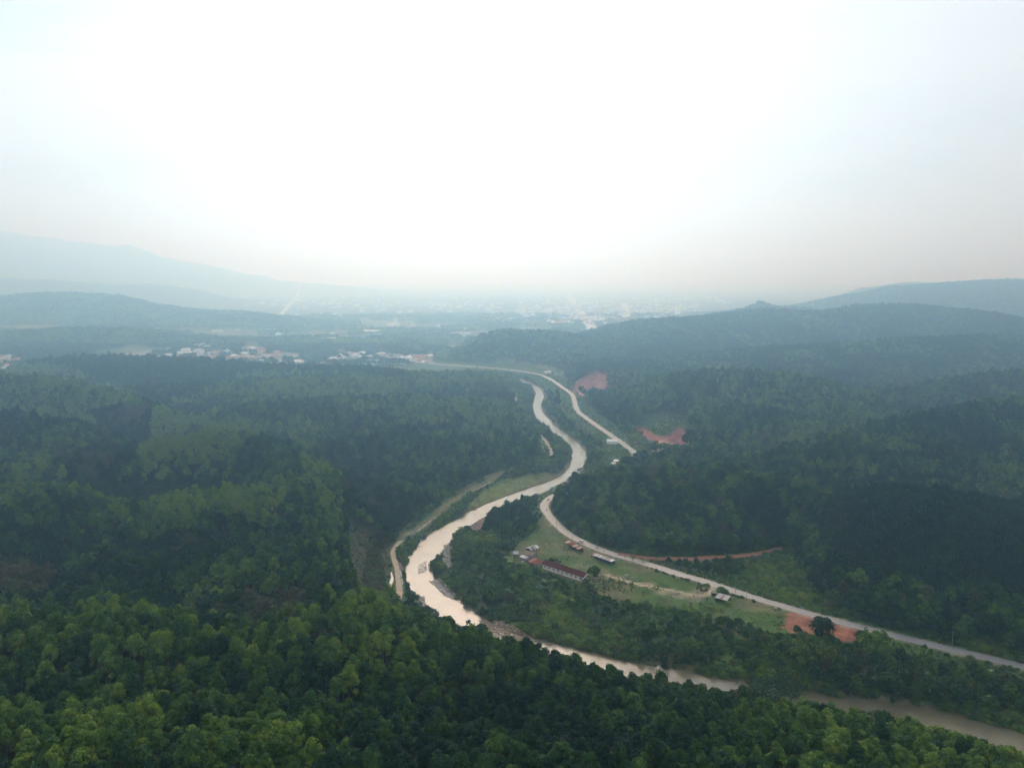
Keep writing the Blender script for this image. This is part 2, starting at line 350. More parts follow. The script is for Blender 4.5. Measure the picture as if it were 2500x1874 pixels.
M_PALE_BARK = plain_mat('pale_bark', (.42, .38, .33), .9, .3, 3)

# terrain material: per-vertex soil/grass colour times fine grain
def terrain_material():
    m, t, o = new_mat('ground_cover'); b = N(t, 'ShaderNodeBsdfPrincipled'); L(t, b.outputs[0], o.inputs[0]); b.inputs['Roughness'].default_value = .95; b.inputs['Specular IOR Level'].default_value = .1
    vc = N(t, 'ShaderNodeAttribute', attribute_name='soil'); g = N(t, 'ShaderNodeNewGeometry')
    f = NOISE(t, g.outputs['Position'], .9, 6, .65); f2 = NOISE(t, g.outputs['Position'], .12, 4, .6)
    k = MATH(t, 'MAXIMUM', MATH(t, 'SUBTRACT', MATH(t, 'ADD', MATH(t, 'MULTIPLY', f, 2.3), MATH(t, 'MULTIPLY', f2, 1.9)), 1.1), .3)
    kk = N(t, 'ShaderNodeCombineColor'); [L(t, k, kk.inputs[i]) for i in range(3)]
    L(t, MIX(t, 1.0, vc.outputs['Color'], kk.outputs[0], 'MULTIPLY'), b.inputs['Base Color'])
    bn = N(t, 'ShaderNodeBump'); bn.inputs['Strength'].default_value = .6; bn.inputs['Distance'].default_value = .5; L(t, f, bn.inputs['Height']); L(t, bn.outputs[0], b.inputs['Normal'])
    return m
def soil_colours(x, y, z):
    n = len(x); c = np.tile(np.array([.032, .036, .018]), (n, 1))
    def put(mask, col, k=1.0):
        col = np.asarray(col); k = (np.asarray(mask, float) * k)[:, None]; c[:] = c * (1 - k) + col * k
    flat = (z < 6) & (y > 1350) & ~(inpoly(x, y, VALLEY))
    nf = fbm(x, y, 160, 3, 21); nf2 = fbm(x + y * .3, y * 2.2, 90, 2, 23)
    put(flat, (.13, .15, .085)); put(flat & (nf > .55), (.075, .10, .05)); put(flat & (nf2 > .6), (.24, .23, .16)); put(flat & (nf2 < .33), (.16, .20, .09))
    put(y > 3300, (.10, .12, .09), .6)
    ins = inpoly(x, y, VALLEY); near = y < 1700
    n4 = fbm(x, y, 28, 4, 41); n5 = fbm(x, y, 9, 3, 43)
    put(ins & near, (.052, .092, .028)); put(ins & near, (.085, .085, .045), sstep(.56, .78, n4) * .8)
    u, v = proj(x, y, z); u = u + (n5 - .5) * 26; v = v + (fbm(x + 50, y, 7, 3, 47) - .5) * 16
    q = inpoly(u, v, Z_MEADOW) & near; put(q, (.085, .115, .040)); put(q, (.125, .118, .065), sstep(.48, .68, n4) * .8); put(q, (.055, .105, .026), sstep(.5, .35, n4) * .9); put(q, (.14, .125, .075), sstep(.6, .75, n5) * .5)
    # bare ground near the school yard and gateway
    for (pu, pv, rr) in [(1257, 1222, 5), (1292, 1229, 3), (1302, 1234, 3), (1345, 1248, 3.5), (1520, 1276, 8), (1470, 1283, 6), (1400, 1262, 5), (1500, 1290, 6), (1430, 1278, 5)]:
        px, py = G(pu, pv); d = np.hypot(x - px, (y - py)); put(near, (.25, .215, .15), sstep(rr + 2.0, rr * .3, d + (n5 - .5) * 7) * .7)
    q = inpoly(u, v, Z_STRIP) & near; put(q, (.12, .145, .05))
    q = inpoly(u, v, Z_BROWN) & (y < 520) & (y > 290); put(q, (.085, .075, .042)); put(q, (.045, .06, .028), sstep(.42, .62, n5))
    q = inpoly(u, v, Z_PINK) & near; put(q, (.17, .12, .10))
    q = inpoly(u, v, Z_REDPATCH) & near & ins; put(q, (.27, .12, .08)); put(q, (.17, .075, .055), sstep(.5, .65, n5))
    for Zp, ylo, yhi in ((Z_CUT1, 1000, 1400), (Z_CUT2, 620, 1000)):
        q = inpoly(u, v, Zp) & (y > ylo) & (y < yhi); put(q, (.27, .105, .085)); put(q, (.17, .06, .055), sstep(.48, .6, n5)); put(q, (.38, .22, .17), sstep(.58, .75, n4))
    q = inpoly(u, v, Z_CUT2G) & (y > 620) & (y < 1050); put(q, (.075, .12, .04))
    if near.any():
        for Q, w, col in ((ROAD, 5.0, (.33, .27, .21)), (REDRD, 4.2, (.30, .14, .09)), (MEADP, 1.8, (.38, .31, .22)), (TERR, 1.8, (.15, .11, .075)), (UPATH, 3.5, (.24, .2, .15)), (PATH, 2.6, (.2, .17, .1))):
            d, _ = pdist(x, y, Q); put(near | (d < 30), col, sstep(w, w * .45, d + (n5 - .5) * 3) * .9)
        d, _ = pdist(x, y, RIVER); put(near & (d < RW + 4), (.15, .12, .08), .8)
        # red cutting above the red road, dark verge along the asphalt
        d, _ = pdist(x, y - 4, REDRD); put(near & (z > .6), (.27, .11, .075), sstep(6, 3, d))
    for P in [(870, 742), (905, 744), (928, 745), (250, 770)]:
        px, py = G(*P); put(np.hypot((x - px) / 1.6, (y - py) / 2.5) < 30, (.36, .20, .15), .8)
    # cuttings and clearings on the far hills
    for P in [(485, 708), (555, 705), (345, 712)]:
        px, py, pz = at(*P); put(np.hypot((x - px), (y - py) / 2) < 35, (.30, .17, .12), .6)
    px, py, _ = hit(1665, 985)
    return np.clip(c, 0, 1)

# ------------------------------------------------------------------ mesh helpers
def mesh(name, V, F, mats=(), smooth=False):
    me = bpy.data.meshes.new(name); V = np.asarray(V, np.float32)
    if isinstance(F, np.ndarray) and F.ndim == 2:
        me.vertices.add(len(V)); me.vertices.foreach_set('co', V.ravel())
        k = F.shape[1]; me.loops.add(F.size); me.loops.foreach_set('vertex_index', F.ravel().astype(np.int32))
        me.polygons.add(len(F)); me.polygons.foreach_set('loop_start', np.arange(0, F.size, k, dtype=np.int32)); me.polygons.foreach_set('loop_total', np.full(len(F), k, np.int32))
        me.update(calc_edges=True)
    else: me.from_pydata([tuple(map(float, v)) for v in V], [], [tuple(int(i) for i in f) for f in F])
    for m in mats: me.materials.append(m)
    if smooth: me.polygons.foreach_set('use_smooth', np.ones(len(me.polygons), bool))
    me.update(); return me
def link(name, me, parent=None, loc=None, rz=0, **props):
    o = bpy.data.objects.new(name, me); COL.objects.link(o)
    if parent is not None: o.parent = parent
    if loc is not None: o.location = loc
    if rz: o.rotation_euler = (0, 0, rz)
    for k, v in props.items(): o[k] = v
    return o
class MB:
    def __init__(s): s.V = []; s.F = []
    def add(s, V, F): b = len(s.V); s.V += [tuple(v) for v in V]; s.F += [tuple(i + b for i in f) for f in F]; return s
    def box(s, c, d, rz=0, rx=0, ry=0):
        x, y, z = d[0] / 2, d[1] / 2, d[2] / 2
        M = Matrix.Translation(c) @ Matrix.Rotation(rz, 4, 'Z') @ Matrix.Rotation(ry, 4, 'Y') @ Matrix.Rotation(rx, 4, 'X')
        V = [M @ Vector(p) for p in ((-x, -y, -z), (x, -y, -z), (x, y, -z), (-x, y, -z), (-x, -y, z), (x, -y, z), (x, y, z), (-x, y, z))]
        return s.add(V, [(0, 3, 2, 1), (4, 5, 6, 7), (0, 1, 5, 4), (1, 2, 6, 5), (2, 3, 7, 6), (3, 0, 4, 7)])
    def tube(s, a, b, r0, r1, n=6):
        a, b = Vector(a), Vector(b); d = (b - a).normalized(); q = d.to_track_quat('Z', 'Y'); V = []
        for p, r in ((a, r0), (b, r1)):
            for i in range(n): V.append(p + q @ Vector((r * math.cos(i * 2 * math.pi / n), r * math.sin(i * 2 * math.pi / n), 0)))
        F = [(i, (i + 1) % n, n + (i + 1) % n, n + i) for i in range(n)] + [tuple(range(n - 1, -1, -1)), tuple(range(n, 2 * n))]
        return s.add(V, F)
    def prism(s, prof, y0, y1):         # profile in x,z, extruded along y
        n = len(prof); V = [(x, y0, z) for x, z in prof] + [(x, y1, z) for x, z in prof]
        return s.add(V, [(i, (i + 1) % n, n + (i + 1) % n, n + i) for i in range(n)] + [tuple(range(n - 1, -1, -1)), tuple(range(n, 2 * n))])
    def mesh(s, name, mat, smooth=False): return mesh(name, s.V, s.F, [mat], smooth)

# ------------------------------------------------------------------ terrain
def build_terrain():
    ny, nx = GX.shape; V = np.stack([GX.ravel(), GY.ravel(), GZ.ravel()], 1)
    idx = np.arange(ny * nx).reshape(ny, nx)
    F = np.stack([idx[:-1, :-1].ravel(), idx[:-1, 1:].ravel(), idx[1:, 1:].ravel(), idx[1:, :-1].ravel()], 1)
    me = mesh('ground', V, F, [terrain_material()], True)
    a = me.color_attributes.new('soil', 'FLOAT_COLOR', 'POINT')
    c = soil_colours(V[:, 0], V[:, 1], V[:, 2]); a.data.foreach_set('color', np.concatenate([c, np.ones((len(c), 1))], 1).astype(np.float32).ravel())
    link('ground', me, kind='structure')
build_terrain()

def strip(name, P, w, z, mat, thick=0.0, jitter=0.0, **props):
    P = np.asarray(P); T = np.gradient(P, axis=0); T /= np.linalg.norm(T, axis=1)[:, None] + 1e-9; Nn = np.stack([-T[:, 1], T[:, 0]], 1)
    w = np.broadcast_to(w, len(P)) / 2 + (vn(np.arange(len(P)) * .7, np.zeros(len(P)), 5) - .5) * jitter
    z = np.broadcast_to(z, len(P))
    A = P + Nn * w[:, None]; B = P - Nn * w[:, None]; V = []; F = []
    for i in range(len(P)):
        V += [(A[i, 0], A[i, 1], z[i]), (B[i, 0], B[i, 1], z[i]), (A[i, 0], A[i, 1], z[i] - thick), (B[i, 0], B[i, 1], z[i] - thick)]
    for i in range(len(P) - 1):
        a, b = 4 * i, 4 * i + 4
        F.append((a, a + 1, b + 1, b))
        if thick: F += [(a + 2, a, b, b + 2), (a + 1, a + 3, b + 3, b + 1)]
    me = mesh(name, V, F, [mat]); return link(name, me, kind='structure', **props)

# water
def water_mat():
    m, t, o = new_mat('muddy_water'); b = N(t, 'ShaderNodeBsdfPrincipled'); L(t, b.outputs[0], o.inputs[0])
    g = N(t, 'ShaderNodeNewGeometry'); f = NOISE(t, g.outputs['Position'], .035, 4, .6)
    L(t, RAMP(t, f, [(.3, (.088, .078, .048)), (.7, (.145, .13, .085))]), b.inputs['Base Color'])
    b.inputs['Roughness'].default_value = .2; b.inputs['IOR'].default_value = 1.333; b.inputs['Specular IOR Level'].default_value = .8
    n = NOISE(t, g.outputs['Position'], .55, 5, .7); bn = N(t, 'ShaderNodeBump'); bn.inputs['Strength'].default_value = .7; bn.inputs['Distance'].default_value = .16
    L(t, n, bn.inputs['Height']); L(t, bn.outputs[0], b.inputs['Normal']); return m
M_WATER = water_mat()
strip('river', RIVER, 2 * RW + 16, WATER_Z, M_WATER)
strip('canal', CANAL1, 1.9, -0.9, M_WATER); strip('canal', CANAL2, 1.5, -0.9, M_WATER, 0, 1.2)
# roads
def road_mat():
    m, t, o = new_mat('dusty_asphalt'); b = N(t, 'ShaderNodeBsdfPrincipled'); L(t, b.outputs[0], o.inputs[0]); b.inputs['Roughness'].default_value = .85
    g = N(t, 'ShaderNodeNewGeometry'); s = N(t, 'ShaderNodeSeparateXYZ'); L(t, g.outputs['Position'], s.inputs[0])
    f = NOISE(t, g.outputs['Position'], .25, 5, .65)
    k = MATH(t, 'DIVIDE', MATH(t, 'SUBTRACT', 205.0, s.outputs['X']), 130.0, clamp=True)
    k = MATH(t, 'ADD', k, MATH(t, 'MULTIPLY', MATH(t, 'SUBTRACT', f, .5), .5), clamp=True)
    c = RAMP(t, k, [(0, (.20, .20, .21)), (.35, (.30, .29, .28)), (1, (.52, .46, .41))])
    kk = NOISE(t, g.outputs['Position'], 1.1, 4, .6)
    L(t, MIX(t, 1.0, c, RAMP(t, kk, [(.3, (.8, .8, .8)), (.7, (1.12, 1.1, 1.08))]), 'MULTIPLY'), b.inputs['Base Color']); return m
M_ROAD = road_mat(); M_DIRT = plain_mat('dirt', (.46, .38, .28), .95, .25, .5); M_RED = plain_mat('red_dirt', (.36, .17, .11), .95, .25, .6)
M_CONC = plain_mat('pale_concrete', (.72, .70, .66), .9, .15, .8)
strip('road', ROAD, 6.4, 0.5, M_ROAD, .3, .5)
strip('dirt_road', REDRD, 5.0, 0.52, M_RED, .2, 1.0)
strip('canal_path', PATH, 3.5, 0.02, M_DIRT, .15, .8)
strip('dirt_track', UPATH, 3.4, 0.02, M_DIRT, .15, .8)
strip('footpath', np.array(NPATH), 2.6, H(NPATH[:, 0], NPATH[:, 1]) + .25, M_DIRT, .4, .6)
strip('footpath', MEADP, 1.5, H(MEADP[:, 0], MEADP[:, 1]) + .06, M_DIRT, .2, .8)
for i, P in enumerate(ROAD_FAR):
    Q = np.array([P[0] + (P[-1] - P[0]) * k / 30 if len(P) == 2 else (P[0] + (P[1] - P[0]) * k / 15 if k <= 15 else P[1] + (P[2] - P[1]) * (k - 15) / 15) for k in range(31)])
    strip('far_road', Q, (24, 46, 44, 20, 28, 30)[i], H(Q[:, 0], Q[:, 1]) + 2.2, M_CONC, 3, 2)

# ------------------------------------------------------------------ plants: mesh makers
def leaf_cloud(C, Nrm, S, elong=1.0, lv=None):
    """one bent rhombic spray per centre"""
    n = len(C); r = rng.normal(size=(n, 3)); T = np.cross(Nrm, r); T /= np.linalg.norm(T, axis=1)[:, None] + 1e-9; B = np.cross(Nrm, T)
    S = S[:, None]; V = np.stack([C + T * S * elong, C + B * S * .62, C - T * S * elong, C - B * S * .62], 1)
    V[:, 0] -= Nrm * S * .25; V[:, 2] -= Nrm * S * .25
    F = np.arange(4 * n).reshape(n, 4)
    return V.reshape(-1, 3), F, np.repeat(lv if lv is not None else rng.random(n), 4)
def lobes_crown(n_lobes, rad, h, z0, lobe_r, n_leaf, leaf, flat=1.0, up=.5):
    """crown made of leafy lobes spread over a dome"""
    C = []; Nn = []; lvs = []
    for k in range(n_lobes):
        a = k * 2.39996 + rng.random() * .8; q = math.sqrt((k + .5) / n_lobes); rr = rad * q * .82
        zz = z0 + h * (.22 + .62 * (1 - q ** 2.2)) + rng.normal() * h * .06
        rr *= .8 + .45 * rng.random(); c = np.array([rr * math.cos(a), rr * math.sin(a), zz + rng.normal() * h * .07]); lr = lobe_r * (.6 + .75 * rng.random())
        m = int(n_leaf / n_lobes); d = rng.normal(size=(m, 3)); d[:, 2] = d[:, 2] + up; d /= np.linalg.norm(d, axis=1)[:, None]
        rad_ = lr * (1.12 - .62 * rng.random(m) ** 1.2)
        P = c + d * rad_[:, None] * np.array([1, 1, flat]); C.append(P)
        nn = d + rng.normal(size=(m, 3)) * .38; nn[:, 2] += .25; nn /= np.linalg.norm(nn, axis=1)[:, None]; Nn.append(nn)
        lvs.append(np.clip(rng.random() * .5 + rng.random(m) * .5, 0, 1))
    C = np.vstack(C); return leaf_cloud(C, np.vstack(Nn), leaf * (.7 + .6 * rng.random(len(C))), 1.0, np.concatenate(lvs))
def limb_mesh(h, r, spread, n=4):
    b = MB(); top = Vector((rng.normal() * .2, rng.normal() * .2, h)); b.tube((0, 0, -1.5), top, r, r * .6, 6)
    for k in range(n):
        a = k * 2 * math.pi / n + rng.random(); e = top + Vector((math.cos(a) * spread, math.sin(a) * spread, spread * 1.1)); b.tube(top - Vector((0, 0, .1)), e, r * .5, r * .18, 4)
    return b
def crown_mesh(name, V, F, lv, mat=None):
    me = mesh(name, V, F, [mat or M_LEAF]); a = me.attributes.new('lv', 'FLOAT', 'POINT'); a.data.foreach_set('value', lv.astype(np.float32)); return me
def join_tree(name, crown, tb, bark=None):
    V, F, lv = crown; nv = len(V); me = bpy.data.meshes.new(name)
    TV = np.array(tb.V) if tb and tb.V else np.zeros((0, 3)); faces = [tuple(f) for f in F.tolist()] + [tuple(i + nv for i in f) for f in (tb.F if tb else [])]
    me.from_pydata(np.vstack([V, TV]).tolist() if len(TV) else V.tolist(), [], faces); me.materials.append(M_LEAF); me.materials.append(bark or M_BARK)
    mi = np.zeros(len(faces), np.int32); mi[len(F):] = 1; me.polygons.foreach_set('material_index', mi)
    a = me.attributes.new('lv', 'FLOAT', 'POINT'); a.data.foreach_set('value', np.concatenate([lv, np.zeros(len(TV))]).astype(np.float32)); me.update(); return me
SPEC = {   # kind: (lobes, radius, crown height, crown base, lobe radius, up)
 'rubber': (19, 2.95, 7.2, 5.4, 1.08, .6), 'broad': (20, 4.2, 7.8, 4.4, 1.42, .8), 'shrub': (6, 1.9, 2.4, -.3, 1.1, .9), 'young': (6, 2.3, 5.0, 4.0, 1.4, .6)}
def tree_parts(kind, detail):
    nl, rad, h, z0, lr, up = SPEC[kind]
    n_leaf, leaf = detail
    if kind == 'shrub': n_leaf = n_leaf // 2; leaf = leaf * .6
    if kind == 'young': n_leaf = n_leaf * 2 // 3; leaf = leaf * .75
    c = lobes_crown(nl, rad * (.9 + .2 * rng.random()), h * (.9 + .2 * rng.random()), z0, lr, n_leaf, leaf, .9, up)
    t = limb_mesh(z0 + h * .25, .17 if kind != 'broad' else .24, rad * .4) if kind != 'shrub' else limb_mesh(.6, .08, .5, 3)
    return c, t
NEAR, MID, FAR, VFAR = (1900, .36), (760, .55), (200, 1.0), (70, 1.65)
TEMPL = {}
def template_coll(kind, detail, n, tag):
    key = (kind, tag)
    if key in TEMPL: return TEMPL[key]
    c = bpy.data.collections.new('templates_%s_%s' % (kind, tag))
    for i in range(n):
        cr, tb = tree_parts(kind, detail)
        if tag in ('far', 'vfar'): tb = None
        o = bpy.data.objects.new('template_%s_%s_%02d' % (kind, tag, i), join_tree('t', cr, tb)); c.objects.link(o)
    TEMPL[key] = c; return c
def scatter(name, X, Y, Z, S, SZ, RZ, tone, dry, coll, n_var, **props):
    n = len(X)
    if n == 0: return
    me = bpy.data.meshes.new(name); me.vertices.add(n); me.vertices.foreach_set('co', np.stack([X, Y, Z], 1).astype(np.float32).ravel())
    q = .84 + .36 * rng.random(n); sc = np.stack([S * q, S * (2.02 - q), SZ], 1)
    a = me.attributes.new('scl', 'FLOAT_VECTOR', 'POINT'); a.data.foreach_set('vector', sc.astype(np.float32).ravel())
    rot = np.stack([rng.normal(size=n) * .06, rng.normal(size=n) * .06, RZ], 1)
    a = me.attributes.new('rot', 'FLOAT_VECTOR', 'POINT'); a.data.foreach_set('vector', rot.astype(np.float32).ravel())
    for nm, arr in (('tone', tone), ('dry', dry)):
        a = me.attributes.new(nm, 'FLOAT', 'POINT'); a.data.foreach_set('value', np.asarray(arr, np.float32))
    a = me.attributes.new('idx', 'INT', 'POINT'); a.data.foreach_set('value', rng.integers(0, n_var, n).astype(np.int32))
    o = link(name, me, kind='stuff', **props)
    g = bpy.data.node_groups.new('scatter_' + name, 'GeometryNodeTree')
    g.interface.new_socket('Geometry', in_out='INPUT', socket_type='NodeSocketGeometry'); g.interface.new_socket('Geometry', in_out='OUTPUT', socket_type='NodeSocketGeometry')
    gi = g.nodes.new('NodeGroupInput'); go = g.nodes.new('NodeGroupOutput'); ip = g.nodes.new('GeometryNodeInstanceOnPoints')
    ci = g.nodes.new('GeometryNodeCollectionInfo'); ci.inputs['Collection'].default_value = coll; ci.inputs['Separate Children'].default_value = True; ci.inputs['Reset Children'].default_value = True
    def attr(nm, dt):
        q = g.nodes.new('GeometryNodeInputNamedAttribute'); q.data_type = dt; q.inputs['Name'].default_value = nm; return q.outputs['Attribute']
    g.links.new(gi.outputs[0], ip.inputs['Points']); g.links.new(ci.outputs[0], ip.inputs['Instance']); ip.inputs['Pick Instance'].default_value = True
    g.links.new(attr('idx', 'INT'), ip.inputs['Instance Index'])
    e2r = g.nodes.new('FunctionNodeEulerToRotation'); g.links.new(attr('rot', 'FLOAT_VECTOR'), e2r.inputs[0]); g.links.new(e2r.outputs[0], ip.inputs['Rotation'])
    g.links.new(attr('scl', 'FLOAT_VECTOR'), ip.inputs['Scale']); g.links.new(ip.outputs[0], go.inputs[0])
    md = o.modifiers.new('scatter', 'NODES'); md.node_group = g
    return o

# ------------------------------------------------------------------ where trees stand
def sector_points(y0, y1, sp, jit=.8, umin=-120, umax=2340):
    xm = y1 * (umax - CU) / 1480.0; xm0 = y1 * (umin - CU) / 1480.0
    gx, gy = np.meshgrid(np.arange(xm0, xm, sp), np.arange(y0, y1, sp * .9)); gx = gx + (np.arange(gx.shape[0]) % 2)[:, None] * sp * .5
    x = gx.ravel() + (rng.random(gx.size) - .5) * sp * jit; y = gy.ravel() + (rng.random(gx.size) - .5) * sp * jit
    z = H(x, y); u, v = proj(x, y, z + 10)
    m = (u > umin) & (u < umax) & (v < 1800) & (y >= y0) & (y < y1)
    return x[m], y[m], z[m]
def clear_of(x, y, lines):
    ok = np.ones(x.shape, bool)
    for P, w in lines:
        d, _ = pdist(x, y, P); ok &= d > w
    return ok
LINES = [(ROAD, 5.2), (REDRD, 6.5), (PATH, 4.2), (UPATH, 3.5), (NPATH, 3.5), (CANAL1, 3.5), (CANAL2, 3.5), (TERR, 3.2), (RIVER, RW + 2.5)]
# house plots are chosen before the trees so that trees keep off them
HOUSES = []
def plots(poly, n, place, big=1.3, mind=10):
    P = GP(poly, 2); k = 0
    for _ in range(n * 30):
        if k >= n: break
        x = P[:, 0].min() + rng.random() * np.ptp(P[:, 0]); y = P[:, 1].min() + rng.random() * np.ptp(P[:, 1])
        if not inpoly(np.array([x]), np.array([y]), P)[0] or float(H(x, y)) > 9: continue
        if any(abs(x - h[0]) < mind * big and abs(y - h[1]) < mind * big for h in HOUSES): continue
        HOUSES.append((float(x), float(y), place, big)); k += 1
plots([(330, 757), (420, 748), (470, 750), (480, 785), (340, 778)], 44, 'in nearest village, left part')
plots([(480, 752), (560, 756), (650, 770), (660, 790), (560, 788), (485, 780)], 46, 'in nearest village, right part')
plots([(640, 752), (770, 758), (775, 786), (650, 788)], 26, 'in nearest village, right end')
plots([(765, 768), (885, 770), (880, 786), (780, 784)], 28, 'in the hamlet behind dark ridge')
plots([(893, 769), (938, 770), (934, 785), (888, 785)], 15, 'at the road end before wooded hill')
plots([(-5, 770), (52, 772), (40, 795), (-5, 798)], 14, 'at left edge beyond ridge')
plots([(420, 700), (545, 700), (740, 722), (740, 740), (560, 722)], 12, 'around the long white building')
plots([(830, 692), (1010, 708), (1005, 728), (840, 715)], 26, 'near the big white halls')
plots([(860, 660), (1100, 655), (1100, 690), (860, 688)], 14, 'in hazy outskirts left of town', 1.3)
plots([(1150, 665), (1225, 655), (1270, 715), (1150, 705)], 20, 'in town left of main street', 1.3)
plots([(1235, 655), (1345, 650), (1345, 690), (1292, 716)], 26, 'in town between the two streets', 1.3)
plots([(1352, 640), (1560, 635), (1540, 668), (1410, 684), (1356, 690)], 24, 'in town right of second street', 1.4)
ALL = []
for y0, y1, sp in ((85, 330, 4.45), (330, 760, 5.3), (760, 1300, 6.3), (1300, 2200, 8.5), (2200, 3500, 13)):
    x, y, z = sector_points(y0, y1, sp); ins = inpoly(x, y, VALLEY)
    u, v = proj(x, y, z)
    ok = ~ins
    if y1 < 1800: ok &= clear_of(x, y, LINES)
    no = np.zeros(x.shape, bool)
    no |= inpoly(u, v, Z_CUT1) & (y > 1000) & (y < 1400); no |= (inpoly(u, v, Z_CUT2) | inpoly(u, v, Z_CUT2G)) & (y > 620) & (y < 1050)
    no |= inpoly(u, v, [(1350, 955), (1385, 968), (1490, 972), (1492, 1000), (1400, 1003), (1360, 985)]) & (y > 600) & (y < 900)
    no |= inpoly(u, v, Z_BROWN) & (y > 290) & (y < 520)
    if y0 > 1200:
        flat = z < 7; wood = np.zeros(x.shape, bool)
        for p in Z_FARWOOD: wood |= inpoly(u, v, p)
        nz = fbm(x, y, 90, 3, 77); keep = ~flat | (wood & (nz > .36)) | ((nz > .58) & (y > 1500)); ok &= keep
        for Q in ROAD_FAR:
            d, _ = pdist(x, y, Q); ok &= d > 22
        for hx, hy, _, hb_ in HOUSES: ok &= (np.abs(x - hx) > 8 * hb_) | (np.abs(y - hy) > 13 * hb_)
    m = ok & ~no; ALL.append(np.stack([x[m], y[m], z[m], np.full(m.sum(), sp)], 1))
YP = [(1790, 1085), (1850, 1050), (2000, 1040), (2212, 1075), (2500, 1090), (2500, 1420), (2212, 1370), (2000, 1320), (1850, 1280), (1700, 1220), (1690, 1190), (1760, 1130)]
A0 = np.vstack(ALL); uu, vv_ = proj(A0[:, 0], A0[:, 1], A0[:, 2]); A0 = A0[~inpoly(uu, vv_, YP)]
gx, gy = np.meshgrid(np.arange(-300, 300, 3.6), np.arange(-300, 300, 4.6)); ca, sa_ = math.cos(.5), math.sin(.5)
xx = gx.ravel() * ca - gy.ravel() * sa_ + 330 + rng.normal(size=gx.size) * .35; yy = gx.ravel() * sa_ + gy.ravel() * ca + 440 + rng.normal(size=gx.size) * .35
zz = H(xx, yy); uu, vv_ = proj(xx, yy, zz); m = inpoly(uu, vv_, YP) & ~inpoly(xx, yy, VALLEY) & (yy < 620) & (yy > 300); m[m] &= clear_of(xx[m], yy[m], LINES)
ALL = [A0, np.stack([xx[m], yy[m], zz[m], np.full(m.sum(), 5.0)], 1)]
ALL = np.vstack(ALL); TX, TY, TZ, TSP = ALL.T
TU, TV = proj(TX, TY, TZ)
NATM = np.zeros(len(TX), bool)
for p in Z_NAT: NATM |= inpoly(TU, TV, p)
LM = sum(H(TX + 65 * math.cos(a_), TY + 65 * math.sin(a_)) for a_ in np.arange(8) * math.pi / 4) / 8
GULLY = (TZ - LM < -5 + (fbm(TX, TY, 30, 2, 81) - .5) * 6) & (TY < 1300) & (TY > 250); NATM |= GULLY  # gullies get natural forest, part of their shade put into its leaf tone
# the sharp plantation border and the young plantation on the right
YOUNG = inpoly(TU, TV, [(1790, 1085), (1850, 1050), (2000, 1040), (2212, 1075), (2500, 1090), (2500, 1420), (2212, 1370), (2000, 1320), (1850, 1280), (1700, 1220), (1690, 1190), (1760, 1130)]) & ~NATM
big = fbm(TX, TY, 95, 3, 61); med = fbm(TX, TY, 22, 2, 63); rnd = rng.random(len(TX))
# tone: 0 dark blue green, 1 yellow green
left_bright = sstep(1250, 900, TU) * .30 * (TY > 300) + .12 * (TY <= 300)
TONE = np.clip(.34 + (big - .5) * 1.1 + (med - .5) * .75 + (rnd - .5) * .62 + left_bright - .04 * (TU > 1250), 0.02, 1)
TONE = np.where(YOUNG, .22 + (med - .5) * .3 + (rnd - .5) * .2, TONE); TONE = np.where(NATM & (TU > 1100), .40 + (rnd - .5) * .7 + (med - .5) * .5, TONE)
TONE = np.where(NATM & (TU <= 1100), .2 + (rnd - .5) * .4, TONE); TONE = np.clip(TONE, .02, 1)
# stand tones: partly species, partly lit crests and shaded faces painted in for relief
for poly_, dt in (([(-200, 1330), (240, 1318), (700, 1300), (900, 1320), (760, 1440), (560, 1480), (420, 1440), (200, 1430), (0, 1470), (-200, 1480)], .12), ([(520, 1460), (760, 1420), (1000, 1500), (760, 1580), (560, 1540)], .06),
                  ([(-200, 1120), (300, 1130), (760, 1180), (770, 1300), (-200, 1330)], -.16), ([(350, 925), (520, 930), (560, 960), (480, 1010), (300, 1000)], .28), ([(620, 950), (700, 970), (740, 1100), (700, 1140), (660, 1060)], .26),
                  ([(560, 840), (900, 850), (1100, 860), (1090, 920), (800, 905), (560, 900)], .06), ([(700, 1440), (1300, 1560), (1900, 1700), (700, 1700)], -.06), ([(1400, 1560), (1700, 1560), (2100, 1640), (2000, 1700), (1500, 1700)], .16), ([(-200, 885), (230, 930), (200, 1030), (-200, 1010)], -.08), ([(1640, 985), (1850, 930), (2212, 860), (2500, 830), (2500, 1085), (2212, 1070), (2000, 1040), (1850, 1045), (1800, 1060), (1700, 1020)], .2), ([(1260, 870), (1400, 815), (1650, 790), (1850, 830), (1900, 880), (1750, 960), (1560, 1000), (1500, 975)], .12), ([(930, 700), (1300, 700), (1300, 790), (960, 785)], .1)):
    TONE = np.clip(TONE + inpoly(TU, TV, poly_) * dt, .02, 1)
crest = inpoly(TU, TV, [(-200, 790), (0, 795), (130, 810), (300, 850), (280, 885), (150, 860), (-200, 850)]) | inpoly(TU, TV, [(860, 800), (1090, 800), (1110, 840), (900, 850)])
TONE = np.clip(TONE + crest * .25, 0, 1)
DRY = np.where(NATM & (rng.random(len(TX)) < .10), .35 + .4 * rng.random(len(TX)), 0.0)
gully = inpoly(TU, TV, [(-50, 1262), (120, 1262), (130, 1320), (-50, 1330)]) | inpoly(TU, TV, [(540, 1310), (640, 1310), (640, 1390), (530, 1390)]) | inpoly(TU, TV, [(250, 890), (320, 890), (300, 930), (240, 930)]) | inpoly(TU, TV, [(110, 1000), (250, 1010), (230, 1050), (120, 1050)])
DRY = np.where(gully & (rng.random(len(TX)) < .75), .5 + .3 * rng.random(len(TX)), DRY)
TS = (.82 + .36 * rng.random(len(TX))) * (TSP / np.where(TY < 760, 5.2, 5.6)) ** .85
